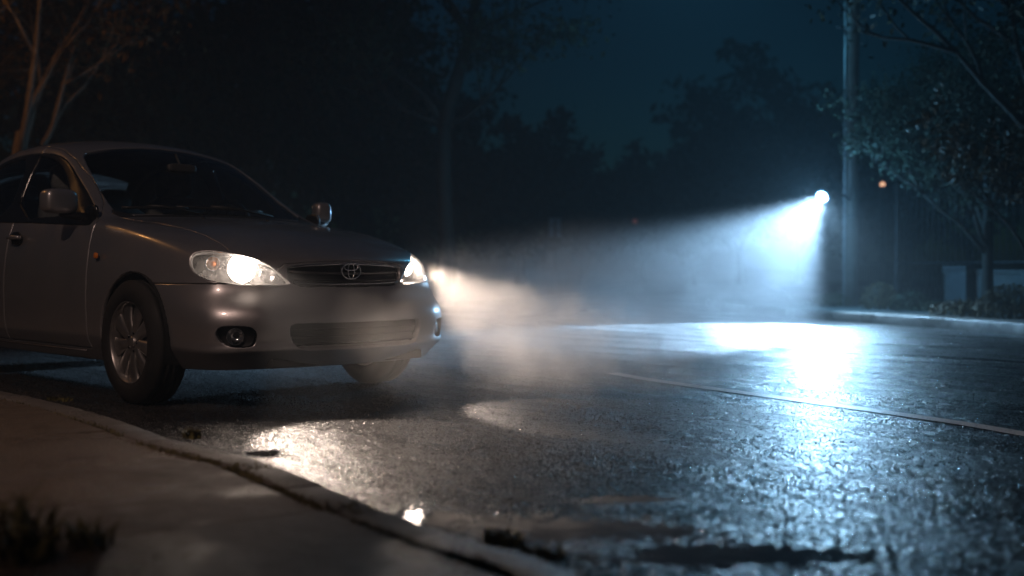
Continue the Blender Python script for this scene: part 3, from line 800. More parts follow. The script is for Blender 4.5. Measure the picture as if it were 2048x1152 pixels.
# coarse stones standing proud of the wet binder, thinning out with distance; none in the standing water
rs = np.random.default_rng(3); dd_ = 2.15+(14-2.15)*rs.random(190000)**1.5; uu_ = rs.uniform(-40,2090,190000)
g0 = np.array(CAM)[None,:]+(np.array(FW)[None,:]+np.array(RT)[None,:]*((uu_-1024)/FPX)[:,None])*dd_[:,None]
keep = rs.random(190000) < 1.0
kp = np.array([[p.x,p.y] for p in NKs]); 
for i in range(len(kp)-1):       # drop what falls behind the kerb line
    a_,b_ = kp[i],kp[i+1]; t_ = b_-a_; rel = g0[:,:2]-a_; s_ = (rel@t_)/(t_@t_); cr = t_[0]*rel[:,1]-t_[1]*rel[:,0]
    keep &= ~((s_>=-.02)&(s_<=1.02)&(cr<.02*np.linalg.norm(t_))&(np.abs(cr)<4*np.linalg.norm(t_)))
for cx,cy,rx,ry in PUD:
    u_ = ((g0[:,0]-cx)*CR.x+(g0[:,1]-cy)*CR.y)/rx; v_ = ((g0[:,0]-cx)*CR.y-(g0[:,1]-cy)*CR.x)/max(ry,.05)
    keep &= (np.sqrt(u_*u_+v_*v_)+rs.normal(0,.22,190000)) > .95
g0 = g0[keep]; dq = dd_[keep]; n_ = len(g0); rr_ = rs.uniform(.0026,.0064,n_)*np.clip(.70+dq*.07,1,1.6); hh_ = rr_*rs.uniform(.35,.75,n_); an_ = rs.uniform(0,6.28,n_)
V_ = np.zeros((n_,6,3))
for k in range(5):
    w_ = rs.uniform(.7,1.2,n_); V_[:,k,0] = g0[:,0]+rr_*w_*np.cos(an_+k*1.2566); V_[:,k,1] = g0[:,1]+rr_*w_*np.sin(an_+k*1.2566); V_[:,k,2] = GZ-.0006
V_[:,5,0] = g0[:,0]+rs.uniform(-.35,.35,n_)*rr_; V_[:,5,1] = g0[:,1]+rs.uniform(-.35,.35,n_)*rr_; V_[:,5,2] = GZ+hh_
F_ = (np.arange(n_)*6)[:,None,None]+np.array([(0,1,5),(1,2,5),(2,3,5),(3,4,5),(4,0,5)])[None]
me = bpy.data.meshes.new('road_grit'); me.vertices.add(n_*6); me.vertices.foreach_set('co',V_.ravel()); F_ = F_.reshape(-1)
me.loops.add(len(F_)); me.loops.foreach_set('vertex_index',F_); me.polygons.add(n_*5); me.polygons.foreach_set('loop_start',np.arange(n_*5)*3); me.polygons.foreach_set('loop_total',np.full(n_*5,3)); me.update(); smooth(me)
def grit_mat():
    m,t,b = nodes('wet_stone_chips'); tc = N(t,'ShaderNodeTexCoord').outputs['Object']
    vo = N(t,'ShaderNodeTexVoronoi'); vo.inputs['Scale'].default_value = 55; t.links.new(tc, vo.inputs['Vector'])
    sp = N(t,'ShaderNodeSeparateXYZ'); t.links.new(vo.outputs['Color'], sp.inputs[0])
    t.links.new(mixc(t, sp.outputs[0], (.012,.012,.013), (.075,.072,.068)), b.inputs['Base Color']); t.links.new(ramp(t,sp.outputs[1],0,1,.10,.42), b.inputs['Roughness']); return m
tag(link('road_grit',me,grit_mat()),'wet stone chips of the asphalt surface glinting in the lights','grit',kind='stuff')
# ---- weeds: tufts of blades
LEAFMAT = simple('weed_green',(.10,.085,.018),.6,var=.5,scale=40)
def tuft(name,loc,n,h,spread,mat=LEAFMAT,label=None,cat='weed',group=None,broad=.004,seed=0):
    rg = random.Random(seed); m = MB()
    for _ in range(n):
        a = rg.uniform(0,2*PI); r0 = spread*rg.random()**.6; bx,by = r0*math.cos(a), r0*math.sin(a)*.55
        hh = h*rg.uniform(.4,1); la = rg.uniform(0,2*PI); ln = rg.uniform(.2,.9)*hh; w = broad*rg.uniform(.6,1.4)
        dx,dy = math.cos(la),math.sin(la); vs = []
        for k in range(4):
            t = k/3; c = Vector((bx+dx*ln*t*t, by+dy*ln*t*t, hh*t*(1-.25*t))); ww = w*(1-t)**.7+.0004
            vs += [c+Vector((-dy,dx,0))*ww, c-Vector((-dy,dx,0))*ww]
        m.add(vs,[(2*k,2*k+1,2*k+3,2*k+2) for k in range(3)],False)
    o = m.build(name,mat); o.location = loc; return tag(o,label,cat,group)
TW = ((382,876,PZ-.03,.055,.05,'yellow green weed sprig beside the kerb nearest the front wheel'),
      (500,942,PZ-.01,.030,.075,'low mossy tuft in the kerb joint left of the glossy wet slab'),
      (455,925,PZ-.01,.020,.06,'thin scrap of moss in the kerb joint beyond the mossy tuft'),
      (585,973,PZ-.01,.02,.07,'flat moss patch in the kerb joint below the wet slab'),
      (700,1022,PZ-.01,.028,.09,'dark grass tuft in the kerb joint before the warm puddle reflection'),
      (1005,1085,GZ,.050,.07,'upright yellowish weed at the puddle edge where the kerb nears the frame bottom'),
      (1085,1108,GZ,.030,.07,'flat rusty brown weed just right of the upright yellowish weed'),
      (120,800,PZ-.01,.02,.09,'short grass in the orange lit kerb joint behind the front wheel'))
for i,(u,v,z,h,sp,lb) in enumerate(TW):
    p = gnd(u,v,z); tuft('weed_tuft',p,int(60+sp*900),h,sp,label=lb,group='weeds growing along the kerb',seed=i,broad=.003 if h<.04 else .005)
p = at(30,1090,2.35); p.z = PZ
tuft('grass_clump',p,90,.20,.13,label='tall blurred grass clump at the bottom left corner of the pavement',cat='grass',seed=31,broad=.006)
p = at(165,1100,2.45); p.z = PZ
tuft('grass_clump',p,60,.08,.10,label='lower blurred grass clump just right of the tall corner clump',cat='grass',seed=32,broad=.006)
# moss strip along the kerb joint: nobody could count it
m = MB(); rg = random.Random(5)
for k in range(2600):
    s = rg.uniform(d[0],1); i = rg.randrange(60,len(JOINT)-25); a = JOINT[i]+(JOINT[i+1]-JOINT[i])*rg.random(); t=(JOINT[i+1]-JOINT[i]).normalized()
    if noise_ := (math.sin(i*1.7)+math.sin(i*.61+2)) < -1.1: continue
    o = rg.gauss(0,.010); c = Vector((a.x-t.y*o,a.y+t.x*o,PZ-.008)); an = rg.uniform(0,2*PI); r_ = rg.uniform(.003,.008)
    m.add([c+Vector((math.cos(an)*r_,math.sin(an)*r_,0)),c+Vector((math.cos(an+2.1)*r_,math.sin(an+2.1)*r_,0)),c+Vector((rg.uniform(-.004,.004),rg.uniform(-.004,.004),rg.uniform(.004,.016)))],[(0,1,2)],False)
tag(m.build('moss',simple('moss_green',(.13,.11,.05),.9)),'brown green moss filling the joint behind the kerb stones','moss',kind='stuff')
# grit and leaf scraps gathered in the gutter
m = MB(); rg = random.Random(12); GU = side_off(NKs,.0)
for k in range(1500):
    i = rg.randrange(len(GU)//3,len(GU)-22); a = GU[i]+(GU[i+1]-GU[i])*rg.random(); t=(GU[i+1]-GU[i]).normalized(); o = .004+abs(rg.gauss(0,.07)); c = Vector((a.x-t.y*o,a.y+t.x*o,GZ+.003)); s_ = rg.uniform(.003,.013)*(1 if rg.random()<.85 else 2)
    an = rg.uniform(0,2*PI); u_ = Vector((math.cos(an),math.sin(an),rg.uniform(-.1,.5)))*s_; v_ = Vector((-math.sin(an),math.cos(an),rg.uniform(-.1,.4)))*s_*.6
    m.add([c-u_*.5,c+v_*.5+Vector((0,0,.003)),c+u_*.5+Vector((0,0,.004)),c-v_*.5],[(0,1,2,3)],False)
tag(m.build('leaf_litter',simple('brown_litter',(.10,.06,.025),.6,var=.6,scale=60)),'brown leaf scraps and grit lying in the gutter along the kerb','litter',kind='stuff')
# ---- trees
def leafmat(name, c, spec=.25, ro=.6): return simple(name, c, ro, var=.45, scale=3, spec=spec)
BARK = simple('bark',(.030,.024,.019),.85,bump=.8,bscale=25)
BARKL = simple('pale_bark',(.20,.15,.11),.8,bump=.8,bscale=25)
def tree(name, base, h, trunk_h, r, crown, nleaf, lsize, seed, label, group=None, lm=None, bark=BARK, lean=(0,0), dense=1., nb=7, forks=None, core=False):
    """trunk and limbs with a crown of leaf faces in clumps round the branch ends; crown = (rx, ry, rz) about its centre"""
    rg = random.Random(seed); ng = np.random.default_rng(seed)
    root = empty(name, base); tag(root,label,'tree',group)
    tk = MB(); ends = []
    top = Vector((lean[0],lean[1],trunk_h))
    tk.tube([Vector((0,0,-.1)),Vector((0,0,.15)),top*.35+Vector((rg.gauss(0,.03),rg.gauss(0,.03),0)),top*.7,top],[r*1.5,r*1.15,r,r*.92,r*.8],10)
    cz = h-crown[2]; cc = Vector((lean[0]*1.4,lean[1]*1.4,cz))
    def branch(p, dr, ln, rad, dep):
        pts = [p]; q = p.copy(); dd = dr.copy()
        for k in range(4):
            dd = (dd+Vector((rg.gauss(0,.16),rg.gauss(0,.16),rg.gauss(.05,.10)))).normalized(); q = q+dd*ln/4; pts.append(q.copy())
        tk.tube(pts,[rad,rad*.85,rad*.7,rad*.55,rad*.4],6 if dep<2 else 4)
        ends.append((pts[-1],dep)); ends.append((pts[-2],dep))
        if dep < 3:
            for _ in range(3 if dep else 3):
                i = rg.choice((2,3,4)); nd = (dd+Vector((rg.gauss(0,.65),rg.gauss(0,.65),rg.gauss(.08,.4)))).normalized()
                branch(pts[i], nd, ln*rg.uniform(.5,.75), rad*.5, dep+1)
    if forks:
        for f in forks: branch(top, Vector(f[:3]).normalized(), f[3], f[4], 0)
    else:
        for k in range(nb):
            a = 2*PI*k/nb+rg.uniform(-.4,.4); zz = rg.uniform(.5,1.)
            tgt = cc+Vector((crown[0]*.7*math.cos(a),crown[1]*.7*math.sin(a),crown[2]*rg.uniform(-.5,.8))); p = top*zz
            branch(p,(tgt-p).normalized(),(tgt-p).length*.75,r*.5,0)
    tk.build('trunk',bark,root)
    # leaf clumps
    E_ = np.array([e[0][:] for e in ends if e[1]>0] or [e[0][:] for e in ends])
    if not forks or core:
        k = int(90*dense); u = ng.normal(size=(k,3)); u /= np.linalg.norm(u,axis=1)[:,None]; u *= ng.uniform(.45,1,size=(k,1))**.5
        E_ = np.vstack([E_, np.array(cc)+u*np.array(crown)])
    cl = E_[ng.integers(0,len(E_),nleaf)]; cs = min(crown)*.11
    P_ = cl+ng.normal(size=(nleaf,3))*np.array([cs,cs,cs*.75])
    nrm = ng.normal(size=(nleaf,3)); nrm /= np.linalg.norm(nrm,axis=1)[:,None]
    a1 = np.cross(nrm,ng.normal(size=(nleaf,3))); a1 /= np.linalg.norm(a1,axis=1)[:,None]; a2 = np.cross(nrm,a1)
    sz = lsize*ng.uniform(.6,1.4,size=(nleaf,1)); V_ = np.empty((nleaf,4,3)); V_[:,0]=P_-a1*sz; V_[:,1]=P_+a2*sz*.45; V_[:,2]=P_+a1*sz; V_[:,3]=P_-a2*sz*.45
    me = bpy.data.meshes.new('crown'); me.vertices.add(nleaf*4); me.vertices.foreach_set('co',V_.ravel())
    me.loops.add(nleaf*4); me.loops.foreach_set('vertex_index',np.arange(nleaf*4)); me.polygons.add(nleaf); me.polygons.foreach_set('loop_start',np.arange(nleaf)*4); me.polygons.foreach_set('loop_total',np.full(nleaf,4)); me.update(); me.validate()
    link('crown',me,lm,root)
    return root
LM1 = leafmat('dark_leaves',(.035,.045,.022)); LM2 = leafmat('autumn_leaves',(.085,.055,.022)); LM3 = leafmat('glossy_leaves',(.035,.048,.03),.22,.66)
def base(u,d,z=GZ+.13):
    p = at(u,576,d); p.z = z; return p
VG = GZ+.13
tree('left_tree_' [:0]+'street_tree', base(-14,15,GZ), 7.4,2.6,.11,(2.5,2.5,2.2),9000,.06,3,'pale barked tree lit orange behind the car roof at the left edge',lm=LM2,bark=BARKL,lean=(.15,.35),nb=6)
tree('dense_tree', base(330,27), 6.9,2.2,.2,(2.6,2.6,2.6),9000,.16,4,'broad dark tree directly above the car roof','dark trees behind the car',lm=LM1,dense=1.4)
tree('dense_tree', base(520,30), 8.1,2.4,.22,(2.9,2.9,3.2),9000,.18,5,'tallest dark tree rising over the windshield','dark trees behind the car',lm=LM1,dense=1.5)
tree('dense_tree', base(690,33), 7.3,2.2,.2,(2.8,2.8,2.7),9000,.18,6,'dark tree over the bonnet just left of the forked trunk','dark trees behind the car',lm=LM1,dense=1.4)
tree('dense_tree', base(150,24), 5.6,1.8,.2,(2.4,2.4,2.2),8000,.15,16,'low dark tree behind the rear of the roof','dark trees behind the car',lm=LM1,dense=1.3)
tree('forked_tree', base(885,21), 9.8,3.3,.15,(2.2,2.2,2.0),6500,.07,8,'tall bare forked tree standing behind the far headlight',lm=LM1,lean=(0,.05),forks=[(-.05,.05,1,3.6,.15),(.42*RT.x,.42*RT.y,.9,3.6,.10),(-.5*RT.x,-.5*RT.y,.8,2.6,.08),(.9*RT.x,.9*RT.y,.35,1.7,.05),(-.9*RT.x,-.9*RT.y,.3,1.8,.05)])
HZ = ((760,44,5.6,2.9),(905,46,5.3,3.0),(1040,48,5.6,2.8),(1165,50,5.0,2.8),(1280,50,4.9,2.7),(1385,50,5.6,2.6),(1480,48,7.6,2.7),(1600,47,7.7,2.8),(1705,49,6.6,2.6),(1815,46,6.2,2.6),(1940,44,6.4,2.8))
HL_ = ['hazy tree of the far row seen through the forked trunk','hazy tree of the far row just right of the forked trunk','hazy tree of the far row above the small blue sign','lowest hazy tree of the far row in the middle of the picture','hazy low tree above the faint red lamp','hazy tree at the left foot of the round domed crowns','left of the two round domed trees behind the floodlight beam','right of the two round domed trees just left of the pole','hazy tree directly behind the utility pole','hazy tree between the pole and the bush','hazy tree behind the fence at the right edge']
for i,((u,d_,h,w),lb) in enumerate(zip(HZ,HL_)):
    tree('far_tree', base(u,d_,GZ+.1), h,1.4,.18,(w,w,h*.40),4200,.26,40+i,lb,'row of trees across the far end of the road',lm=LM1,dense=1.2,nb=5)
tree('leafy_tree', base(1975,14.6), 3.55,1.5,.07,(1.35,1.2,1.2),26000,.030,60,'large leafy tree overhanging the fence at the right with leaves catching blue light',lm=LM3,dense=1.1,nb=8)
tree('leafy_tree', base(2120,13.4), 5.8,2.2,.13,(1.7,1.5,1.7),9000,.05,61,'dark taller tree rising out of the top right corner',lm=LM1,dense=.8,nb=7)
tree('bush', base(2062,12.6), 2.25,.7,.05,(.55,.5,.5),4500,.035,63,'brownish bush leaning over the fence at the right edge',lm=LM2,dense=.5,nb=5)
# ---- shrubs and grass at the foot of the wall
def shrub(u,d_,h,w,n,seed,label,lm): 
    p = base(u,d_,VG); rg = random.Random(seed); m = MB(); st = MB(); root = empty('shrub',p); tag(root,label,'shrub','shrubs along the foot of the fence')
    for k in range(n):
        a = rg.uniform(0,2*PI); r0 = w*rg.random()**.5; x,y = r0*math.cos(a), r0*math.sin(a)*.5; z = h*rg.random()**.8*(1-.5*(r0/w)**2)
        c = Vector((x,y,z)); u_ = Vector((rg.gauss(0,1),rg.gauss(0,1),rg.gauss(0,1))).normalized(); v_ = u_.orthogonal().normalized(); s = rg.uniform(.015,.035)
        m.add([c-u_*s,c+v_*s*.4,c+u_*s,c-v_*s*.4],[(0,1,2,3)],False)
    for k in range(12):
        a = rg.uniform(0,2*PI); st.tube([(0,0,0),(w*.5*math.cos(a),w*.3*math.sin(a),h*.8)],.006,4)
    m.build('foliage',lm,root); st.build('stem',BARK,root)
LM4 = leafmat('dry_grass',(.16,.12,.06))
shrub(2020,13.0,.42,.42,1500,70,'dry brownish shrub against the wall at the right edge',LM4)
shrub(1925,13.7,.22,.42,900,71,'low dry shrub before the pale pier of the wall',LM4)
shrub(1760,15.8,.42,.28,900,72,'small leafy shrub just right of the utility pole',LM2)
shrub(1822,15.2,.30,.30,700,73,'small dark shrub between the pole shrub and the pier',LM1)
shrub(1665,17.3,.24,.35,700,74,'low weeds round the foot of the utility pole',LM1)
rg = random.Random(9); m = MB()
for k in range(5200):
    i = rg.randrange(25,len(FKs)-22); a = FKs[i]+(FKs[i+1]-FKs[i])*rg.random(); t=(FKs[i+1]-FKs[i]).normalized(); o = 1.72+abs(rg.gauss(0,.22)); c = Vector((a.x-t.y*o,a.y+t.x*o,VG)); h = rg.uniform(.04,.15)
    la = rg.uniform(0,2*PI); m.add([c+Vector((.006,0,0)),c-Vector((.006,0,0)),c+Vector((math.cos(la)*h*.5,math.sin(la)*h*.5,h))],[(0,1,2)],False)
tag(m.build('verge_grass',LM4),'short dry grass along the back of the far pavement','grass',kind='stuff')
# ---- low wall with a railing on the far side
WALLM = pavement_mat('stained_wall_render',(.04,.038,.036),(.085,.082,.08))
WL = [Vector((p.x,p.y,0)) for p in side_off(FKs,2.25)]
def near_px(u): 
    best = min(range(len(WL)), key=lambda i: abs((WL[i]-CAM).dot(RT)/max((WL[i]-CAM).dot(FW),.1)*FPX+1024-u) if (WL[i]-CAM).dot(FW)>.5 else 1e9); return best
iA, iB, iC = near_px(1735), near_px(1905), near_px(2047)
def along(Ls, s):
    d_ = 0
    for a,b_ in zip(Ls,Ls[1:]):
        l = (b_-a).length
        if d_+l >= s: return a+(b_-a)*((s-d_)/l), (b_-a).normalized()
        d_ += l
    return Ls[-1], (Ls[-1]-Ls[-2]).normalized()
wp = WL[iB:iC+14]; root = empty('low_wall', (wp[0].x,wp[0].y,VG)); tag(root,'low stained wall with a coping under the railing at the right','wall')
def lp(p): return Vector((p.x-wp[0].x,p.y-wp[0].y,0))
m = MB(); A0 = [lp(p) for p in side_off(wp,-.10)]; A1 = [lp(p) for p in side_off(wp,.10)]
def lift(L,z): return [Vector((p.x,p.y,z)) for p in L]
m.sheet(lift(A0,-.05),lift(A0,.52)); m.sheet(lift(A0,.52),lift(A1,.52)); m.sheet(lift(A1,.52),lift(A1,-.05)); m.add([A0[0]-Vector((0,0,.05)),A0[0]+Vector((0,0,.52)),A1[0]+Vector((0,0,.52)),A1[0]-Vector((0,0,.05))],[(0,1,2,3)],False)
m.build('wall',WALLM,root,recalc=True)
m = MB(); C0 = [lp(p) for p in side_off(wp,-.135)]; C1 = [lp(p) for p in side_off(wp,.135)]
m.sheet(lift(C0,.523),lift(C0,.575)); m.sheet(lift(C0,.575),lift(C1,.575)); m.sheet(lift(C1,.575),lift(C1,.523)); m.sheet(lift(C1,.523),lift(C0,.523)); m.add([C0[0]+Vector((0,0,.523)),C0[0]+Vector((0,0,.575)),C1[0]+Vector((0,0,.575)),C1[0]+Vector((0,0,.523))],[(0,1,2,3)],False)
m.build('coping',WALLM,root,recalc=True)
pr = WL[near_px(1945)]; m = MB(); tdir = (WL[iB+1]-WL[iB]).normalized(); ro_ = Matrix.Rotation(math.atan2(tdir.y,tdir.x),3,'Z')
q_ = lp(pr)+Vector((tdir.y,-tdir.x,0))*.06
m.box(q_+Vector((0,0,.27)),(.42,.40,.62),ro_); m.box(q_+Vector((0,0,.605)),(.50,.48,.05),ro_); m.build('pier',pavement_mat('pale_pier_render',(.035,.035,.04),(.07,.07,.075)),root,bevel=.008)
fp = WL[iA-2:iC+14]; root = empty('iron_railing',(fp[0].x,fp[0].y,VG)); tag(root,'black iron railing with upright bars above the low wall','fence')
IRON = simple('painted_iron',(.018,.018,.020),.4)
tot = sum((b_-a).length for a,b_ in zip(fp,fp[1:])); m1 = MB(); k = 0; s = 0; posts = []
while s < tot:
    p,t = along(fp,s); q_ = Vector((p.x-fp[0].x,p.y-fp[0].y,0))
    inwall = s > sum((b_-a).length for a,b_ in zip(WL[iA-2:iB+1],WL[iA-1:iB+2]))
    z0 = .575 if inwall else .0
    if k % 16 == 0: posts.append((q_,z0))
    else: m1.tube([q_+Vector((0,0,z0+.06)),q_+Vector((0,0,1.78)),q_+Vector((0,0,1.86))],[.009,.009,.001],5)
    k += 1; s += .125
m1.build('bars',IRON,root)['kind']='stuff'
for zz in (.68,1.70):
    m = MB(); m.tube([Vector((p.x-fp[0].x,p.y-fp[0].y,zz)) for p in fp],.016,6); m.build('rail',IRON,root)
for q_,z0 in posts: m = MB(); m.box(q_+Vector((0,0,(z0+1.92)/2)),(.055,.055,1.92-z0)); m.lathe([(.001,.07),(.03,.04),(.038,0)],10,Matrix.Translation(q_+Vector((0,0,1.92)))); m.build('post',IRON,root)
# ---- utility pole, floodlight
POLE = at(1701,576,17.2); POLE.z = VG
root = empty('utility_pole',POLE); tag(root,'tall timber utility pole rising out of the picture beside the floodlight','pole')
m = MB(); m.tube([(0,0,-.1),(0,0,3),(0.02,0,6),(0.02,0,9.5)],[.118,.112,.105,.098],20); m.build('post',simple('weathered_timber',(.10,.088,.078),.42,bump=.8,bscale=20,spec=.7),root)
m = MB(); m.tube([RT*-.118+FW*-.05,RT*-.112+FW*-.05+Vector((0,0,5.6))],.024,8); m.build('lit_edge_tube',simple('lit_edge_grey',(.3,.31,.32),.35,metal=.3),root)  # added pale tube, stands in for the light along the pole's left edge
for z in (1.4,2.9,4.3): m = MB(); m.lathe([(.113,-.02),(.120,-.02),(.120,.02),(.113,.02)],20,Matrix.Translation((.008,0,z)),closed=True); m.build('clamp_band',STEEL,root)
m = MB(); m.tube([Vector((0,0,4.33)),Vector((0,0,4.33))+RT*-.26+FW*-.1],.014,6); m.build('step_bolt',STEEL,root)
LAMP = at(1645,393,15.4)
AX = (-RT*1.95-Vector((FW.x,FW.y,0))*2.15-Vector((0,0,1.72))).normalized()
# arm and cool lamp head at the top of the pole, above the frame
AH = 6.1; AD = (-RT*1.0-Vector((FW.x,FW.y,0))*.25).normalized()
m = MB(); m.tube([Vector((0,0,AH-.7)),AD*.6+Vector((0,0,AH-.15)),AD*1.6+Vector((0,0,AH+.05)),AD*2.3+Vector((0,0,AH+.08))],.035,8); m.build('lamp_arm',STEEL,root)
m = MB(); m.sellip(AD*2.55+Vector((0,0,AH+.09)),(.55,.26,.13),.7,20,10,Matrix.Rotation(math.atan2(AD.y,AD.x),3,'Z')); m.build('lamp_head',STEEL,root)
m = MB(); m.sellip(AD*2.58+Vector((0,0,AH+.03)),(.30,.18,.07),.8,16,8,Matrix.Rotation(math.atan2(AD.y,AD.x),3,'Z')); m.build('lamp_glass',emit('cool_lamp_glass',(.45,.8,1.0),10),root)
l = bpy.data.lights.new('pole_lamp_light','SPOT'); l.energy = COOL_E; l.color = (.13,.60,1.0); l.spot_size = R(165); l.spot_blend = .5; l.shadow_soft_size = .10
lo = bpy.data.objects.new('pole_lamp_light',l); COL.objects.link(lo); lo.location = POLE+AD*2.58+Vector((0,0,AH-.06))
root = empty('floodlight',LAMP); tag(root,'round bluish white floodlight shining down across the road from the pole','lamp')
q = AX.to_track_quat('Z','Y').to_matrix().to_4x4()
m = MB(); m.lathe([(.001,-.21),(.05,-.205),(.08,-.17),(.092,-.06),(.098,.0),(.104,.012),(.104,.022),(.066,.020),(.064,.006)],28,q); m.build('housing',simple('lamp_housing',(.10,.10,.11),.4,metal=.5),root)
m = MB(); m.lathe([(.001,.040),(.022,.037),(.040,.031),(.056,.018),(.064,.006)],28,q); m.build('lens',emit('floodlight_lens',(.62,.86,1.0),400),root)
br = (POLE-LAMP); br.z = 0; m = MB(); m.tube([AX*-.14,Vector((br.x*.35,br.y*.35,.10)),Vector((br.x*.8,br.y*.8,.10)),Vector((br.x,br.y,.06))-br.normalized()*.10],.017,8); m.build('bracket',STEEL,root)
# ---- small far lights and the sign
def wall_lamp(u,v,d_,rad,col,s,label,z0=VG):
    p = at(u,v,d_); root = empty('globe_lamp',(p.x,p.y,z0)); tag(root,label,'lamp'); hz = p.z-z0
    m = MB(); m.sellip((0,0,hz),(rad*2,rad*2,rad*2),1,20,12); m.build('globe',emit('lit_globe',col,s),root)
    m = MB(); m.tube([(0,0,0),(0,0,hz-rad*.8)],[.03,.02],8); m.lathe([(.02,-.04),(rad*.7,-.01),(rad*.75,.02)],12,Matrix.Translation((0,0,hz-rad))); m.build('post',IRON,root)
wall_lamp(1765,369,23,.055,(1,.52,.30),1.2,'small orange globe lamp on a post right of the pole',GZ)
wall_lamp(1270,443,40,.09,(1,.25,.16),.06,'faint reddish lamp far away above the beam')
p = at(1110,455,36); root = empty('road_sign',(p.x,p.y,GZ)); tag(root,'small faint bluish upright sign far down the road','sign')
m = MB(); m.box((0,0,p.z-GZ),(.40,.03,.62),Matrix.Rotation(YAW+PI/2,3,'Z')); m.build('sign_plate',simple('pale_sign',(.45,.55,.62),.4),root,bevel=.006)
m = MB(); m.tube([(0,0,0),(0,0,p.z-GZ+.25)],.03,8); m.build('post',STEEL,root); root.children[1].location = (-FW.x*-.05,-FW.y*-.05,0)
# ---- two street lamps beyond the frame that light the pavement and the near side
def street_lamp(loc,h,to,col,energy,label,spot=150,rad=.12,aim=None):
    root = empty('street_lamp',loc); tag(root,label,'street lamp'); dr = Vector((to[0]-loc[0],to[1]-loc[1],0)).normalized()
    m = MB(); m.tube([(0,0,0),(0,0,.8),(0,0,.82),(0,0,h-.6),dr*.25+Vector((0,0,h-.1)),dr*1.3+Vector((0,0,h))],[.11,.10,.07,.05,.045,.04],12); m.build('post',STEEL,root)
    m = MB(); m.sellip(dr*1.6+Vector((0,0,h+.02)),(.36,.36,.14),.7,20,10); m.build('lamp_head',STEEL,root)
    m = MB(); m.sellip(dr*1.6+Vector((0,0,h-.05)),(.24,.24,.08),.8,16,8); m.build('diffuser',emit('street_lamp_diffuser',col,8),root)
    l = bpy.data.lights.new('street_lamp_light','SPOT'); l.energy = energy; l.color = col; l.spot_size = R(spot); l.spot_blend = .7 if aim else .4; l.shadow_soft_size = rad
    lo = bpy.data.objects.new('street_lamp_light',l); COL.objects.link(lo); lo.parent = root; lo.location = dr*1.6+Vector((0,0,h-.13))
    if aim: lo.rotation_euler = (Vector(aim)-(Vector(loc)+lo.location)).to_track_quat('-Z','Y').to_euler()
street_lamp((5.6,-8.6,PZ),6.6,(2,-2),(1.0,.69,.57),WARM_E,'street lamp behind the viewer on the near pavement',46,.10,(-.3,-.6,.4))
street_lamp((-6.8,-4.0,PZ),5.2,(-6,2),(1.0,.45,.14),ORANGE_E,'orange street lamp beyond the left edge',64,.28,(-10,2.4,2.2))
l = bpy.data.lights.new('orange_lamp_spill','POINT'); l.energy = ORANGE_E*.12; l.color = (1.0,.45,.14); l.shadow_soft_size = .3
o = bpy.data.objects.new('orange_lamp_spill',l); COL.objects.link(o); o.location = (-5.6,-3.6,5.0)
# ---- lights of the lit lamps
def spot(name,loc,dr,col,e,size,blend,rad,par=None):
    l = bpy.data.lights.new(name,'SPOT'); l.energy = e; l.color = col; l.spot_size = R(size); l.spot_blend = blend; l.shadow_soft_size = rad
    o = bpy.data.objects.new(name,l); COL.objects.link(o); o.location = loc; o.rotation_euler = Vector(dr).to_track_quat('-Z','Y').to_euler(); return o
spot('floodlight_beam',LAMP+AX*.07,AX,(.41,.69,1.0),FLOOD_E,FLOOD_A,.5,.09)
spot('floodlight_skirt',LAMP+AX*.10,(-RT*.35-Vector((FW.x,FW.y,0))*1.0-Vector((0,0,.95))),(.40,.70,1.0),SKIRT_E,96,.8,.07)
l = bpy.data.lights.new('floodlight_spill','POINT'); l.energy = SPILL_E; l.color = (.17,.56,1.0); l.shadow_soft_size = .10; o = bpy.data.objects.new('floodlight_spill',l); COL.objects.link(o); o.location = LAMP+AX*.22
for sgn in (-1,1):
    c = Vector((.80, sgn*.53,.695))
    dn = R(HB_TILT); spot('headlight_beam',c,(math.cos(dn),sgn*.06,-math.sin(dn)),HEADWARM,HEAD_E,HB_SIZE,HB_BLEND,.03)
    l = bpy.data.lights.new('headlight_glow','POINT'); l.energy = GLOW_E; l.color = HEADWARM; l.shadow_soft_size = .05; o = bpy.data.objects.new('headlight_glow',l); COL.objects.link(o); o.location = Vector((.645,sgn*.548,.684))
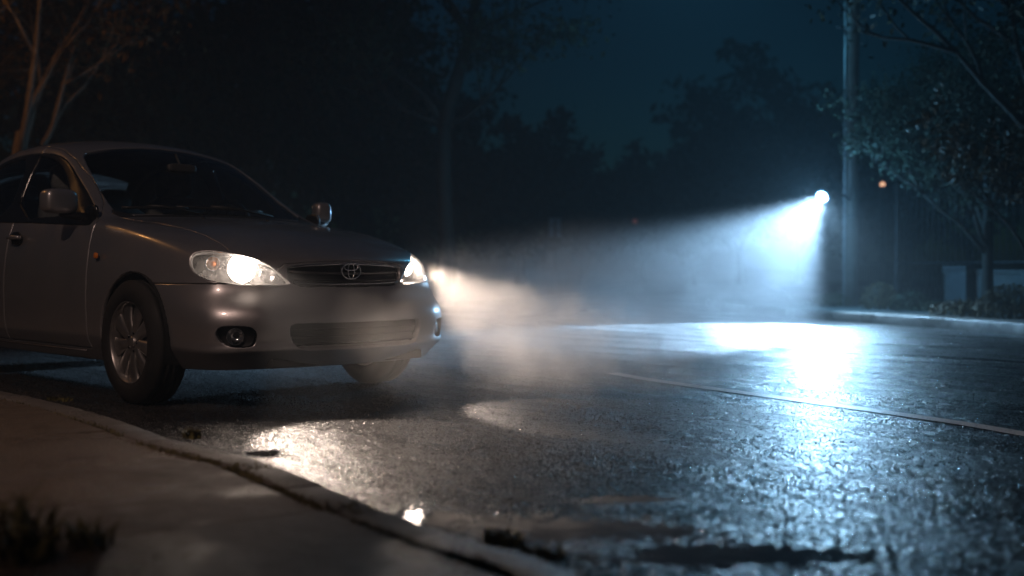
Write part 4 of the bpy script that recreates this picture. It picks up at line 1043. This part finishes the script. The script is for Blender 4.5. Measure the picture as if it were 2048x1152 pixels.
# ---- air: a closed box of thin haze, and the low mist drifting before the car
def volmat(name, dens, col=(1,1,1), aniso=.2, fn=None):
    m = bpy.data.materials.new(name); m.use_nodes = True; t = m.node_tree; t.nodes.clear(); out = N(t,'ShaderNodeOutputMaterial'); v = N(t,'ShaderNodeVolumePrincipled')
    v.inputs['Color'].default_value = (*col,1); v.inputs['Density'].default_value = dens; v.inputs['Anisotropy'].default_value = aniso; t.links.new(v.outputs[0], out.inputs['Volume'])
    if fn: t.links.new(fn(t), v.inputs['Density'])
    return m
m = MB(); m.box((-10,12,9),(130,130,24)); hz = m.build('haze',volmat('haze_air',HAZE_D,(.92,.96,1.0),HAZE_G)); hz.location.z = 0; tag(hz,kind='stuff')
def mist_d(t):
    tc = N(t,'ShaderNodeTexCoord'); o_ = tc.outputs['Object']; sep = N(t,'ShaderNodeSeparateXYZ'); t.links.new(o_,sep.inputs[0])
    n = noise(t,3.4,5,.6,o_); n.inputs['Distortion'].default_value = .8
    def blob(c_,r_):
        r2 = None
        for i in range(3):
            a = mth(t,'DIVIDE',mth(t,'SUBTRACT',sep.outputs[i],c_[i]),r_[i]); a = mth(t,'MULTIPLY',a,a); r2 = a if r2 is None else mth(t,'ADD',r2,a)
        return ramp(t,r2,1.,.0)
    env = mth(t,'ADD', mth(t,'MULTIPLY',blob((-.50,-.05,-.06),(1.35,1.35,.54)),1.), mth(t,'MULTIPLY',blob((-.45,-.95,-.12),(.75,.95,.50)),.45))
    return mth(t,'MULTIPLY',mth(t,'MULTIPLY',ramp(t,n.outputs['Fac'],.34,.72),env),MIST_D)
m = MB(); m.box((0,0,0),(3.0,4.1,1.08)); mi = m.build('mist',volmat('drifting_mist',1,(1,.97,.94),.15,mist_d)); mi.location = (2.22,1.15,.52); mi.data.materials[0].cycles.volume_step_rate = .3; tag(mi,'thin drifting mist lit by the headlights before the bumper','mist',kind='stuff')
# ---- night sky
w = bpy.data.worlds.new('World'); S.world = w; w.use_nodes = True; t = w.node_tree; bg = t.nodes['Background']
sk = N(t,'ShaderNodeTexSky'); sk.sky_type = 'NISHITA'; sk.sun_disc = False; sk.sun_elevation = R(-3); sk.sun_rotation = R(90)-math.atan2(FW.y+RT.y*.16,FW.x+RT.x*.16); sk.altitude = 50; sk.air_density = 1.; sk.dust_density = 1; sk.ozone_density = 3
mt = N(t,'ShaderNodeVectorMath', operation='MULTIPLY'); mt.inputs[1].default_value = (.20,1.10,.95); t.links.new(sk.outputs[0], mt.inputs[0]); t.links.new(mt.outputs[0], bg.inputs['Color']); bg.inputs['Strength'].default_value = SKY_S
# ---- render settings
S.view_settings.view_transform = 'Standard'; S.view_settings.look = 'None'; S.view_settings.gamma = 1; S.view_settings.exposure = 0
c_ = S.cycles; c_.use_denoising = True; c_.denoiser = 'OPENIMAGEDENOISE'; c_.max_bounces = 5; c_.diffuse_bounces = 2; c_.glossy_bounces = 3; c_.transparent_max_bounces = 12; c_.transmission_bounces = 3; c_.volume_bounces = 0
c_.sample_clamp_indirect = 3; c_.sample_clamp_direct = 0; c_.volume_step_rate = 1; c_.volume_max_steps = 128; c_.caustics_reflective = False; c_.caustics_refractive = False; c_.use_light_tree = True
